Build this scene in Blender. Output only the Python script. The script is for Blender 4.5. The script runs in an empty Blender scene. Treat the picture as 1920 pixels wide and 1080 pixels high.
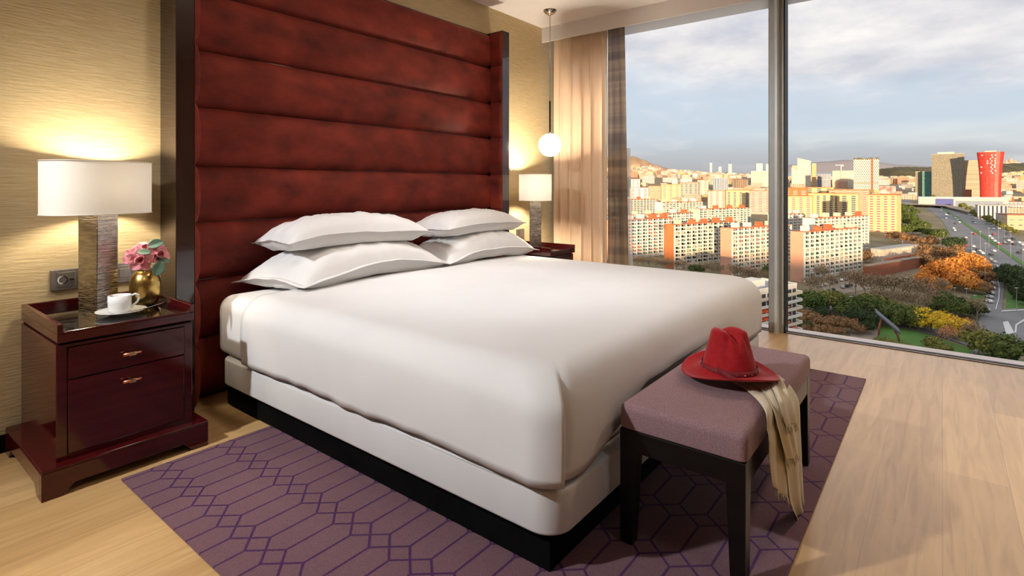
import bpy, bmesh, math, random
from math import sin, cos, pi, radians, sqrt, exp
from mathutils import Vector, Matrix, noise
random.seed(7)
sc = bpy.context.scene
col = sc.collection
# ------------------------------------------------------------------ camera
FPX, HOR, CZ, YAW = 1026.0, 351.0, 1.1, radians(38.2)
cam = bpy.data.cameras.new('camera'); camo = bpy.data.objects.new('camera', cam); col.objects.link(camo)
camo.location = (0, 0, CZ); camo.rotation_euler = (pi/2, 0, YAW-pi/2)
cam.sensor_width = 36; cam.lens = FPX/1920*36; cam.shift_y = -(540-HOR)/1920
cam.clip_start = .02; cam.clip_end = 30000
sc.camera = camo
sc.view_settings.view_transform = 'Standard'; sc.view_settings.look = 'None'
sc.view_settings.gamma = 1; sc.view_settings.use_curve_mapping = False
sc.view_settings.exposure = 0.0
try:
    sc.cycles.max_bounces = 10; sc.cycles.transparent_max_bounces = 16
    sc.cycles.sample_clamp_indirect = 6
except Exception: pass

# ------------------------------------------------------------------ sky
def build_world():
    w = bpy.data.worlds.new('sky'); sc.world = w; w.use_nodes = True
    nt = w.node_tree; N = nt.nodes; L = nt.links; N.clear()
    def nd(t, **k):
        n = N.new(t)
        for a, b in k.items(): setattr(n, a, b)
        return n
    def math_(op, a, b=None, clamp=False):
        n = nd('ShaderNodeMath', operation=op, use_clamp=clamp)
        for i, x in enumerate((a, b)):
            if x is None: continue
            if isinstance(x, (int, float)): n.inputs[i].default_value = x
            else: L.new(x, n.inputs[i])
        return n.outputs[0]
    def mix(f, a, b):
        n = nd('ShaderNodeMix', data_type='RGBA')
        if isinstance(f, (int, float)): n.inputs[0].default_value = f
        else: L.new(f, n.inputs[0])
        for i, x in ((6, a), (7, b)):
            if isinstance(x, tuple): n.inputs[i].default_value = (*x, 1)
            else: L.new(x, n.inputs[i])
        return n.outputs[2]
    tc = nd('ShaderNodeTexCoord'); sep = nd('ShaderNodeSeparateXYZ'); L.new(tc.outputs['Generated'], sep.inputs[0])
    x, y, z = sep.outputs
    def ramp(f, pts):
        r = nd('ShaderNodeValToRGB'); L.new(f, r.inputs[0]); e = r.color_ramp.elements
        while len(e) < len(pts): e.new(.5)
        for q, (p, c) in zip(e, pts): q.position = p; q.color = (*c, 1)
        return r.outputs[0]
    zz = math_('MAXIMUM', z, 0.0)
    base = ramp(zz, [(0.0, (.50, .47, .47)), (.035, (.58, .58, .605)), (.09, (.66, .73, .82)), (.2, (.66, .77, .92)), (.5, (.58, .74, 1.0))])
    # cloud deck seen in perspective
    den = math_('ADD', zz, .16)
    cx = math_('DIVIDE', x, den); cy = math_('DIVIDE', y, den)
    cmb = nd('ShaderNodeCombineXYZ'); L.new(cx, cmb.inputs[0]); L.new(cy, cmb.inputs[1])
    n1 = nd('ShaderNodeTexNoise'); n1.inputs['Scale'].default_value = .62; n1.inputs['Detail'].default_value = 7; n1.inputs['Roughness'].default_value = .52
    n1.inputs['Distortion'].default_value = .35
    L.new(cmb.outputs[0], n1.inputs['Vector'])
    n2 = nd('ShaderNodeTexNoise'); n2.inputs['Scale'].default_value = 2.1; n2.inputs['Detail'].default_value = 6; n2.inputs['Roughness'].default_value = .55
    L.new(cmb.outputs[0], n2.inputs['Vector'])
    hi = math_('MULTIPLY', math_('SUBTRACT', z, .06), 3.0, True)      # the deck thickens upwards
    cover = math_('ADD', n1.outputs[0], math_('MULTIPLY', hi, .42))
    cover = math_('ADD', cover, math_('MULTIPLY', math_('SUBTRACT', n2.outputs[0], .5), .25))
    cm = ramp(cover, [(.50, (0, 0, 0)), (.72, (1, 1, 1))])
    ccol = ramp(n2.outputs[0], [(.34, (.66, .67, .75)), (.52, (.92, .885, .89)), (.66, (1.12, 1.06, 1.03))])
    low = ramp(zz, [(.0, (.9, .9, .9)), (.12, (.80, .83, .90)), (.23, (1.0, .97, .97)), (.4, (1.15, 1.12, 1.1))])
    cc = nd('ShaderNodeMix', data_type='RGBA', blend_type='MULTIPLY'); cc.inputs[0].default_value = 1
    L.new(ccol, cc.inputs[6]); L.new(low, cc.inputs[7])
    sky = mix(math_('MULTIPLY', cm, .93), base, cc.outputs[2])
    # a long bright streak of cloud low in the south east
    az = math_('MULTIPLY', math_('SUBTRACT', math_('SUBTRACT', math_('MULTIPLY', x, .95), math_('MULTIPLY', y, .30)), .80), 6.0, True)
    st = math_('SUBTRACT', 1.0, math_('MULTIPLY', math_('ABSOLUTE', math_('SUBTRACT', math_('ADD', z, math_('MULTIPLY', math_('SUBTRACT', n1.outputs[0], .5), .10)), .075)), 60), True)
    sky = mix(math_('MULTIPLY', math_('MULTIPLY', st, az), .7), sky, (.88, .90, .90))
    # grey haze bank close to the horizon
    hz = ramp(zz, [(0, (1, 1, 1)), (.05, (.35, .35, .35)), (.085, (0, 0, 0))])
    sky = mix(math_('MULTIPLY', hz, .7), sky, (.44, .43, .45))
    # below the horizon: a dull earth tone
    bel = math_('MULTIPLY', math_('MULTIPLY', z, -1.0), 12.0, True)
    sky = mix(bel, sky, (.16, .14, .11))
    bg = nd('ShaderNodeBackground'); L.new(sky, bg.inputs[0]); bg.inputs[1].default_value = 1.0
    out = nd('ShaderNodeOutputWorld'); L.new(bg.outputs[0], out.inputs[0])
build_world()

# ------------------------------------------------------------------ sun, ceiling lights and added fill lights
def sun(az, el, energy, color, angle=.6):
    l = bpy.data.lights.new('sun', 'SUN'); l.energy = energy; l.color = color; l.angle = radians(angle)
    o = bpy.data.objects.new('sun', l); col.objects.link(o)
    d = Vector((cos(radians(el))*cos(radians(az)), cos(radians(el))*sin(radians(az)), sin(radians(el))))
    o.rotation_euler = d.to_track_quat('Z', 'Y').to_euler(); return o
sun(203, 4, 8.6, (1.0, .70, .42))
def spot(loc, target, power, color=(1, .86, .7), size=.08, angle=100, blend=.6):
    l = bpy.data.lights.new('downlight_or_fill_beam', 'SPOT'); l.energy = power; l.color = color
    l.shadow_soft_size = size; l.spot_size = radians(angle); l.spot_blend = blend
    o = bpy.data.objects.new('downlight_or_fill_beam', l); col.objects.link(o); o.location = loc
    o.rotation_euler = (Vector(loc)-Vector(target)).to_track_quat('Z', 'Y').to_euler(); return o
DOWN = [((-1.15, 2.28, 2.60), (1.75, 1.55, .35), 360, (.95, .97, 1), .06, 78, .85),
        ((1.55, 1.35, 2.82), (1.85, 3.0, 1.25), 56, (1, .86, .72), .08, 78, .9),
        ((3.00, 1.35, 2.82), (2.95, 3.0, 1.25), 50, (1, .86, .72), .08, 78, .9),
        ((2.25, 1.75, 2.82), (2.35, 1.85, .57), 112, (.96, .97, 1), .14, 66, .9),  # fill added above the bed to whiten its top
        ((.9, -.9, 2.82), (2.1, .7, .35), 26, (.97, .97, 1), .14, 55, .9),  # weak neutral fill added from the camera side for the bed foot
        ((-.3, .4, 2.82), (.75, 2.4, .3), 22, (1, .88, .72), .10, 60, .9),
        ((3.70, 2.05, 2.63), (4.46, 2.75, 1.1), 40, (1, .95, .88), .08, 90, .9),  # added to brighten the beige curtain, no known lamp
        ((3.5, -.3, 2.62), (3.5, .1, 0), 110, (1, .84, .64), .12, 150, 1)]  # wide warm fill added for the floor on the window side
for a in DOWN: spot(*a)

# ------------------------------------------------------------------ pixel -> place
DV = Vector((cos(YAW), sin(YAW), 0)); RV = Vector((sin(YAW), -cos(YAW), 0))
def ray(u, v): return DV + RV*((u-960)/FPX) + Vector((0, 0, (HOR-v)/FPX))
def onz(u, v, z=0.): r = ray(u, v); t = (z-CZ)/r.z; return Vector((r.x*t, r.y*t, z))
def onx(u, v, x): r = ray(u, v); t = x/r.x; return Vector((x, r.y*t, CZ+r.z*t))
def ony(u, v, y): r = ray(u, v); t = y/r.y; return Vector((r.x*t, y, CZ+r.z*t))
HC, H2 = 80.0, 318.0                                  # height above the town, where the rising plain meets the sky
SL = (HOR-H2)/FPX
def gz(p): return CZ - HC + SL*(p.x*DV.x + p.y*DV.y)
def G(u, v):                                          # a point on the plain
    d = FPX*HC/(v-H2); p = DV*d + RV*((u-960)/FPX*d); return Vector((p.x, p.y, gz(p)))
def depth(p): return p.x*DV.x + p.y*DV.y
def topz(p, v): return CZ + (HOR-v)/FPX*depth(p)
def upx(p): return 960 + FPX*(p.x*RV.x+p.y*RV.y)/depth(p)

# ------------------------------------------------------------------ helpers
def tag(o, label=None, cat=None, group=None, kind=None):
    if label: o['label'] = label
    if cat: o['category'] = cat
    if group: o['group'] = group
    if kind: o['kind'] = kind
    return o
def empty(name, loc=(0, 0, 0), rz=0, label=None, cat=None, group=None, kind=None):
    o = bpy.data.objects.new(name, None); col.objects.link(o); o.location = loc; o.rotation_euler = (0, 0, rz)
    o.empty_display_size = .1
    return tag(o, label, cat, group, kind)
def clone(o, parent=None):
    c = o.copy(); col.objects.link(c); c.parent = parent
    for ch in list(o.children): clone(ch, c)
    return c
class MB:
    def __init__(s): s.v = []; s.f = []; s.m = []; s.uv = []
    def vert(s, p): s.v.append(tuple(p)); return len(s.v)-1
    def face(s, idx, m=0, uv=None): s.f.append(tuple(idx)); s.m.append(m); s.uv.append(uv)
    def box(s, x0, x1, y0, y1, z0, z1, m=0, mt=None):
        b = len(s.v)
        for z in (z0, z1):
            for (x, y) in ((x0, y0), (x1, y0), (x1, y1), (x0, y1)): s.v.append((x, y, z))
        w, d, h = x1-x0, y1-y0, z1-z0
        if mt is None: mt = m
        s.face((b, b+3, b+2, b+1), m, [(0, 0), (0, d), (w, d), (w, 0)])
        s.face((b+4, b+5, b+6, b+7), mt, [(0, 0), (w, 0), (w, d), (0, d)])
        s.face((b, b+1, b+5, b+4), m, [(0, 0), (w, 0), (w, h), (0, h)])
        s.face((b+1, b+2, b+6, b+5), m, [(0, 0), (d, 0), (d, h), (0, h)])
        s.face((b+2, b+3, b+7, b+6), m, [(0, 0), (w, 0), (w, h), (0, h)])
        s.face((b+3, b, b+4, b+7), m, [(0, 0), (d, 0), (d, h), (0, h)])
        return s
    def prism(s, poly, z0, z1, m=0):
        n = len(poly); b = len(s.v)
        for z in (z0, z1):
            for p in poly: s.v.append((p[0], p[1], z))
        s.face(tuple(range(b+n-1, b-1, -1)), m); s.face(tuple(range(b+n, b+2*n)), m)
        for i in range(n):
            j = (i+1) % n; s.face((b+i, b+j, b+n+j, b+n+i), m)
        return s
    def tube(s, pts, rad, seg=8, m=0, cap=True):
        pts = [Vector(p) for p in pts]; b = len(s.v); n = len(pts)
        if not isinstance(rad, (list, tuple)): rad = [rad]*n
        up = Vector((.13, .21, 1)).normalized()
        for i, p in enumerate(pts):
            t = (pts[min(i+1, n-1)]-pts[max(i-1, 0)]).normalized()
            a = t.cross(up)
            if a.length < .05: a = t.cross(Vector((1, 0, 0)))
            a.normalize(); c = t.cross(a)
            for k in range(seg):
                q = p + (a*cos(2*pi*k/seg)+c*sin(2*pi*k/seg))*rad[i]; s.v.append(tuple(q))
        for i in range(n-1):
            for k in range(seg):
                j = (k+1) % seg; s.face((b+i*seg+k, b+(i+1)*seg+k, b+(i+1)*seg+j, b+i*seg+j), m)
        if cap:
            s.face(tuple(b+k for k in range(seg)), m); s.face(tuple(b+(n-1)*seg+k for k in range(seg-1, -1, -1)), m)
        return s
    def lathe(s, prof, seg=32, m=0, c=(0, 0, 0), sx=1, sy=1, close=False):
        b = len(s.v); n = len(prof)
        for r, z in prof:
            for k in range(seg):
                a = 2*pi*k/seg; s.v.append((c[0]+r*cos(a)*sx, c[1]+r*sin(a)*sy, c[2]+z))
        for i in range(n-1 if not close else n):
            i2 = (i+1) % n
            for k in range(seg):
                j = (k+1) % seg; s.face((b+i*seg+k, b+i*seg+j, b+i2*seg+j, b+i2*seg+k), m)
        return s
    def grid(s, fn, nu, nv, m=0, wrap=False, uv=False):
        b = len(s.v)
        for i in range(nu+1):
            for j in range(nv+1): s.v.append(tuple(fn(i/nu, j/nv)))
        for i in range(nu):
            for j in range(nv):
                q = (b+i*(nv+1)+j, b+(i+1)*(nv+1)+j, b+(i+1)*(nv+1)+j+1, b+i*(nv+1)+j+1)
                s.face(q, m, [(i/nu, j/nv), ((i+1)/nu, j/nv), ((i+1)/nu, (j+1)/nv), (i/nu, (j+1)/nv)] if uv else None)
        return s
    def sphere(s, c, r, seg=16, rings=10, m=0, sc_=(1, 1, 1)):
        b = len(s.v); s.v.append((c[0], c[1], c[2]-r*sc_[2]))
        for i in range(1, rings):
            t = -pi/2+pi*i/rings
            for k in range(seg):
                a = 2*pi*k/seg; s.v.append((c[0]+r*cos(t)*cos(a)*sc_[0], c[1]+r*cos(t)*sin(a)*sc_[1], c[2]+r*sin(t)*sc_[2]))
        s.v.append((c[0], c[1], c[2]+r*sc_[2])); e = len(s.v)-1
        for k in range(seg):
            j = (k+1) % seg
            s.face((b, b+1+j, b+1+k), m); s.face((e, e-seg+k, e-seg+j), m)
            for i in range(rings-2):
                s.face((b+1+i*seg+k, b+1+i*seg+j, b+1+(i+1)*seg+j, b+1+(i+1)*seg+k), m)
        return s
    def mesh(s, name, mats, smooth=False):
        me = bpy.data.meshes.new(name); me.from_pydata(s.v, [], s.f)
        if not isinstance(mats, (list, tuple)): mats = [mats]
        for q in mats: me.materials.append(q)
        me.polygons.foreach_set('material_index', s.m)
        if getattr(s, 'weld', False):
            q = bmesh.new(); q.from_mesh(me); bmesh.ops.remove_doubles(q, verts=q.verts, dist=.0008); q.to_mesh(me); q.free(); s.uv = []
            me.polygons.foreach_set('use_smooth', [True]*len(me.polygons)); me.update(); return me
        if any(u is not None for u in s.uv):
            lay = me.uv_layers.new(name='uv'); k = 0; d = lay.data
            for f, u in zip(s.f, s.uv):
                for i in range(len(f)):
                    if u: d[k].uv = u[i]
                    k += 1
        if smooth: me.polygons.foreach_set('use_smooth', [True]*len(s.f))
        me.update(); return me
    def build(s, name, mats, parent=None, smooth=False, bevel=0, bseg=2, subsurf=0, solid=0, loc=None, rot=None):
        o = bpy.data.objects.new(name, s.mesh(name, mats, smooth)); col.objects.link(o)
        if parent: o.parent = parent
        if loc: o.location = loc
        if rot: o.rotation_euler = rot
        if solid:
            q = o.modifiers.new('solid', 'SOLIDIFY'); q.thickness = solid; q.offset = 0
        if bevel:
            q = o.modifiers.new('bevel', 'BEVEL'); q.width = bevel; q.segments = bseg; q.limit_method = 'ANGLE'; q.angle_limit = radians(40)
            if not smooth: q.harden_normals = False
        if subsurf:
            q = o.modifiers.new('sub', 'SUBSURF'); q.levels = q.render_levels = subsurf
        return o
def part(name, mesh, parent, loc=(0, 0, 0), rz=0):
    o = bpy.data.objects.new(name, mesh); col.objects.link(o); o.parent = parent; o.location = loc; o.rotation_euler = (0, 0, rz); return o
def BX(*a, **k): return MB().box(*a, **k)
def nz(x, y=0., z=0.): return noise.noise(Vector((x, y, z)))

# ------------------------------------------------------------------ materials
def srgb(r, g, b):
    f = lambda c: (c/255/12.92) if c/255 <= .04045 else ((c/255+.055)/1.055)**2.4
    return (f(r), f(g), f(b))
def mat(name, c, c2=None, rough=.5, metal=0, scale=8, stretch=(1, 1, 1), bump=0, bscale=None, bdist=.01, sheen=0, coat=0, spec=.5, detail=4, ramp=(.35, .65), coord='Object', trans=0, emis=None, estr=0, sheen_tint=None, coatr=.05):
    m = bpy.data.materials.new(name); m.use_nodes = True; nt = m.node_tree; L = nt.links
    b = nt.nodes['Principled BSDF']; b.inputs['Roughness'].default_value = rough; b.inputs['Metallic'].default_value = metal
    b.inputs['Specular IOR Level'].default_value = spec
    if c2 is None: c2 = tuple(x*.86 for x in c)
    tc = nt.nodes.new('ShaderNodeTexCoord'); mp = nt.nodes.new('ShaderNodeMapping'); mp.inputs['Scale'].default_value = stretch
    L.new(tc.outputs[coord], mp.inputs[0])
    n = nt.nodes.new('ShaderNodeTexNoise'); n.inputs['Scale'].default_value = scale; n.inputs['Detail'].default_value = detail
    L.new(mp.outputs[0], n.inputs['Vector'])
    r = nt.nodes.new('ShaderNodeValToRGB'); e = r.color_ramp.elements
    e[0].position, e[1].position = ramp; e[0].color = (*c2, 1); e[1].color = (*c, 1)
    L.new(n.outputs[0], r.inputs[0]); L.new(r.outputs[0], b.inputs['Base Color'])
    if bump:
        bn = nt.nodes.new('ShaderNodeTexNoise'); bn.inputs['Scale'].default_value = bscale or scale; bn.inputs['Detail'].default_value = 3
        L.new(mp.outputs[0], bn.inputs['Vector'])
        bu = nt.nodes.new('ShaderNodeBump'); bu.inputs['Strength'].default_value = bump; bu.inputs['Distance'].default_value = bdist
        L.new(bn.outputs[0], bu.inputs['Height']); L.new(bu.outputs[0], b.inputs['Normal'])
    if sheen:
        b.inputs['Sheen Weight'].default_value = sheen; b.inputs['Sheen Roughness'].default_value = .35
        if sheen_tint: b.inputs['Sheen Tint'].default_value = (*sheen_tint, 1)
    if coat: b.inputs['Coat Weight'].default_value = coat; b.inputs['Coat Roughness'].default_value = coatr
    if emis: b.inputs['Emission Color'].default_value = (*emis, 1); b.inputs['Emission Strength'].default_value = estr
    m['bsdf'] = 1
    return m
def nodes_of(m): return m.node_tree.nodes, m.node_tree.links, m.node_tree.nodes['Principled BSDF']

M = {}
M['wallpaper'] = mat('wallpaper', srgb(200, 180, 140), srgb(190, 169, 128), rough=.5, scale=60, stretch=(.16, 1, 1.5), bump=.55, bscale=90, bdist=.004, coord='Object', spec=.35)
M['plaster'] = mat('ceiling_plaster', srgb(234, 228, 226), srgb(230, 224, 222), rough=.9, scale=3)
M['black'] = mat('black_board', (.004, .004, .004), (.002, .002, .002), rough=.8, spec=.08)
M['lacquer'] = mat('mahogany_lacquer', (.070, .0045, .0055), (.044, .0028, .0036), rough=.12, scale=3, stretch=(1, 1, 14), coat=.15, spec=.5, coatr=.03)
M['lacquer_dark'] = mat('dark_mahogany_lacquer', (.022, .0065, .0065), (.014, .004, .004), rough=.16, scale=3, stretch=(12, 12, 1), coat=.6, spec=.6, coatr=.04)
M['blackglass'] = mat('black_glass', (.006, .005, .005), (.004, .004, .004), rough=.03, spec=.7, coat=1)
M['velvet'] = mat('red_velvet', (.235, .029, .016), (.070, .007, .004), rough=.72, scale=3.2, stretch=(1.6, 1, 2.6), bump=.25, bscale=60, bdist=.003, sheen=.22, detail=9, ramp=(.28, .75), sheen_tint=(1, .35, .25), spec=.25)
M['linen'] = mat('white_linen', (.80, .785, .775), (.77, .755, .745), rough=.75, scale=3, bump=.12, bscale=7, bdist=.02, sheen=.1, spec=.25)
M['ticking'] = mat('white_upholstery', (.74, .735, .72), (.71, .70, .685), rough=.55, scale=6, bump=.1, bscale=260, bdist=.002, spec=.35)
M['gold'] = mat('brushed_gold', (.62, .43, .14), (.50, .34, .10), rough=.27, metal=1, scale=30, stretch=(1, 1, .05))
M['brass'] = mat('handle_brass', (.82, .62, .34), (.72, .52, .28), rough=.2, metal=1)
M['copper'] = mat('handle_copper', (.62, .22, .12), (.5, .16, .09), rough=.3, metal=1)
M['chrome'] = mat('polished_nickel', (.62, .60, .56), (.55, .52, .48), rough=.12, metal=1)
M['porcelain'] = mat('white_porcelain', (.86, .85, .82), (.84, .83, .80), rough=.12, spec=.6, coat=.3)
M['steel'] = mat('brushed_steel', (.42, .40, .38), (.34, .32, .31), rough=.35, metal=.9, scale=40, stretch=(1, 1, .1))
M['alu'] = mat('window_aluminium', (.46, .47, .45), (.42, .43, .41), rough=.4, metal=.15)
M['alu_light'] = mat('pale_aluminium', (.66, .72, .76), (.6, .66, .7), rough=.35, metal=.1)
M['gasket'] = mat('black_gasket', (.006, .006, .006), rough=.5)
M['marble'] = mat('pink_sill_stone', (.78, .64, .58), (.70, .56, .50), rough=.35, scale=9)
M['felt'] = mat('red_felt', (.42, .014, .018), (.34, .010, .014), rough=.8, scale=60, bump=.15, bscale=300, bdist=.001, sheen=.3, spec=.2)
M['felt_band'] = mat('dark_red_band', (.22, .008, .012), (.17, .006, .010), rough=.7, scale=60)
M['scarf'] = mat('cream_cotton', (.72, .63, .47), (.65, .56, .40), rough=.85, scale=9, bump=.35, bscale=420, bdist=.001, sheen=.15, spec=.2)
M['mauve'] = mat('mauve_wool', (.36, .225, .235), (.22, .13, .14), rough=.85, scale=330, bump=.4, bscale=330, bdist=.0015, sheen=.1, detail=2, spec=.2)
M['benchwood'] = mat('dark_bench_wood', (.007, .005, .004), (.004, .003, .003), rough=.3, scale=4, stretch=(1, 1, 8), spec=.35)
M['curtain'] = mat('beige_satin', srgb(228, 200, 170), srgb(222, 193, 162), rough=.42, scale=2, sheen=.25, spec=.45)
M['petal'] = mat('pink_petal', (.86, .36, .38), (.74, .20, .25), rough=.5, scale=40, sheen=.1)
M['petal_deep'] = mat('crimson_lip', (.50, .03, .09), (.60, .30, .25), rough=.5, scale=90)
M['eucalyptus'] = mat('grey_green_leaf', (.10, .17, .12), (.06, .11, .06), rough=.5, scale=20)
M['stem'] = mat('green_stem', (.10, .16, .05), rough=.5)

# hammered metal of the lamp columns
def hammered():
    m = mat('rippled_pewter', (.50, .46, .41), (.30, .27, .24), rough=.20, metal=1, scale=16, stretch=(1, 1, 6))
    N, L, b = nodes_of(m)
    tc = N.new('ShaderNodeTexCoord'); mp = N.new('ShaderNodeMapping'); mp.inputs['Scale'].default_value = (9, 9, 95); L.new(tc.outputs['Object'], mp.inputs[0])
    n = N.new('ShaderNodeTexNoise'); n.inputs['Scale'].default_value = 1.6; n.inputs['Detail'].default_value = 2; n.inputs['Distortion'].default_value = .6; L.new(mp.outputs[0], n.inputs['Vector'])
    bu = N.new('ShaderNodeBump'); bu.inputs['Strength'].default_value = .55; bu.inputs['Distance'].default_value = .008
    L.new(n.outputs[0], bu.inputs['Height']); L.new(bu.outputs[0], b.inputs['Normal']); return m
M['hammered'] = hammered()

def wood_floor():
    m = bpy.data.materials.new('oak_laminate'); m.use_nodes = True; N = m.node_tree.nodes; L = m.node_tree.links; b = N['Principled BSDF']
    tc = N.new('ShaderNodeTexCoord')
    br = N.new('ShaderNodeTexBrick'); br.offset = .37; br.inputs['Scale'].default_value = 1; br.inputs['Brick Width'].default_value = 1.35
    br.inputs['Row Height'].default_value = .195; br.inputs['Mortar Size'].default_value = .0012; br.inputs['Mortar Smooth'].default_value = .3; br.inputs['Bias'].default_value = 0
    br.inputs['Color1'].default_value = (.60, .375, .165, 1); br.inputs['Color2'].default_value = (.74, .485, .225, 1); br.inputs['Mortar'].default_value = (.48, .31, .15, 1)
    L.new(tc.outputs['Object'], br.inputs['Vector'])
    mp = N.new('ShaderNodeMapping'); mp.inputs['Scale'].default_value = (1.2, 14, 1); L.new(tc.outputs['Object'], mp.inputs[0])
    n = N.new('ShaderNodeTexNoise'); n.inputs['Scale'].default_value = 1.8; n.inputs['Detail'].default_value = 8; n.inputs['Distortion'].default_value = 1.1; L.new(mp.outputs[0], n.inputs['Vector'])
    r = N.new('ShaderNodeValToRGB'); e = r.color_ramp.elements; e[0].position = .3; e[0].color = (.76, .68, .58, 1); e[1].position = .62; e[1].color = (1.05, 1.04, 1, 1); L.new(n.outputs[0], r.inputs[0])
    mx = N.new('ShaderNodeMix'); mx.data_type = 'RGBA'; mx.blend_type = 'MULTIPLY'; mx.inputs[0].default_value = .75; L.new(br.outputs[0], mx.inputs[6]); L.new(r.outputs[0], mx.inputs[7])
    L.new(mx.outputs[2], b.inputs['Base Color']); b.inputs['Roughness'].default_value = .34; b.inputs['Specular IOR Level'].default_value = .5; b.inputs['Coat Weight'].default_value = .45; b.inputs['Coat Roughness'].default_value = .22
    bu = N.new('ShaderNodeBump'); bu.inputs['Strength'].default_value = .12; bu.inputs['Distance'].default_value = .002; L.new(n.outputs[0], bu.inputs['Height']); L.new(bu.outputs[0], b.inputs['Normal'])
    return m
M['floor'] = wood_floor()

def rug_mat():
    m = bpy.data.materials.new('purple_rug'); m.use_nodes = True; N = m.node_tree.nodes; L = m.node_tree.links; b = N['Principled BSDF']
    tc = N.new('ShaderNodeTexCoord'); sp = N.new('ShaderNodeSeparateXYZ'); L.new(tc.outputs['Object'], sp.inputs[0])
    def mt(op, a, c=None):
        n = N.new('ShaderNodeMath'); n.operation = op
        for i, x in enumerate((a, c)):
            if x is None: continue
            if isinstance(x, (int, float)): n.inputs[i].default_value = x
            else: L.new(x, n.inputs[i])
        return n.outputs[0]
    LX, P, T = .2405, .0935, .040                     # cell length, cell height, half width of the lozenge
    # x measured from the lozenge column, folded; y from the lozenge centre, folded
    xs = mt('ABSOLUTE', mt('SUBTRACT', mt('MODULO', mt('ADD', mt('SUBTRACT', sp.outputs[0], .834), 100*LX+LX/2), LX), LX/2))
    ys = mt('ABSOLUTE', mt('SUBTRACT', mt('MODULO', mt('ADD', mt('SUBTRACT', sp.outputs[1], 2.394), 100*P+P/2), P), P/2))
    # lozenge edge: xs/T + ys/(P/2) = 1 ; straight bars at ys = 0 for xs > T
    k = 1/sqrt(1/T**2+1/(P/2)**2)
    d1 = mt('MULTIPLY', mt('ABSOLUTE', mt('SUBTRACT', mt('ADD', mt('MULTIPLY', xs, 1/T), mt('MULTIPLY', ys, 2/P)), 1)), k)
    bar = mt('ADD', ys, mt('MULTIPLY', mt('LESS_THAN', xs, T), 1.0))
    d = mt('MINIMUM', d1, bar)
    nn = N.new('ShaderNodeTexNoise'); nn.inputs['Scale'].default_value = 260; L.new(tc.outputs['Object'], nn.inputs['Vector'])
    d = mt('ADD', d, mt('MULTIPLY', mt('SUBTRACT', nn.outputs[0], .5), .004))
    ln = N.new('ShaderNodeMapRange'); L.new(d, ln.inputs[0]); ln.inputs[1].default_value = .0030; ln.inputs[2].default_value = .0052; ln.inputs[3].default_value = 1; ln.inputs[4].default_value = 0
    n2 = N.new('ShaderNodeTexNoise'); n2.inputs['Scale'].default_value = 420; n2.inputs['Detail'].default_value = 3; L.new(tc.outputs['Object'], n2.inputs['Vector'])
    r = N.new('ShaderNodeValToRGB'); e = r.color_ramp.elements; e[0].position = .3; e[0].color = (.105, .050, .064, 1); e[1].position = .7; e[1].color = (.235, .122, .138, 1); L.new(n2.outputs[0], r.inputs[0])
    mx = N.new('ShaderNodeMix'); mx.data_type = 'RGBA'; L.new(ln.outputs[0], mx.inputs[0]); L.new(r.outputs[0], mx.inputs[6]); mx.inputs[7].default_value = (.060, .012, .075, 1)
    L.new(mx.outputs[2], b.inputs['Base Color']); b.inputs['Roughness'].default_value = .95; b.inputs['Specular IOR Level'].default_value = .1
    b.inputs['Sheen Weight'].default_value = .15
    bu = N.new('ShaderNodeBump'); bu.inputs['Strength'].default_value = .5; bu.inputs['Distance'].default_value = .003; L.new(n2.outputs[0], bu.inputs['Height']); L.new(bu.outputs[0], b.inputs['Normal'])
    return m
M['rug'] = rug_mat()

def glass_mat():
    m = bpy.data.materials.new('window_glass'); m.use_nodes = True; N = m.node_tree.nodes; L = m.node_tree.links; N.clear()
    o = N.new('ShaderNodeOutputMaterial'); t = N.new('ShaderNodeBsdfTransparent'); t.inputs[0].default_value = (.97, .985, .98, 1)
    g = N.new('ShaderNodeBsdfGlossy'); g.inputs['Roughness'].default_value = .01; f = N.new('ShaderNodeFresnel'); f.inputs[0].default_value = 1.22
    tc = N.new('ShaderNodeTexCoord'); n = N.new('ShaderNodeTexNoise'); n.inputs['Scale'].default_value = .4; L.new(tc.outputs['Object'], n.inputs['Vector'])
    bu = N.new('ShaderNodeBump'); bu.inputs['Strength'].default_value = .01; L.new(n.outputs[0], bu.inputs['Height']); L.new(bu.outputs[0], g.inputs['Normal'])
    mx = N.new('ShaderNodeMixShader'); L.new(f.outputs[0], mx.inputs[0]); L.new(t.outputs[0], mx.inputs[1]); L.new(g.outputs[0], mx.inputs[2]); L.new(mx.outputs[0], o.inputs[0])
    return m
M['glass'] = glass_mat()

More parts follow.
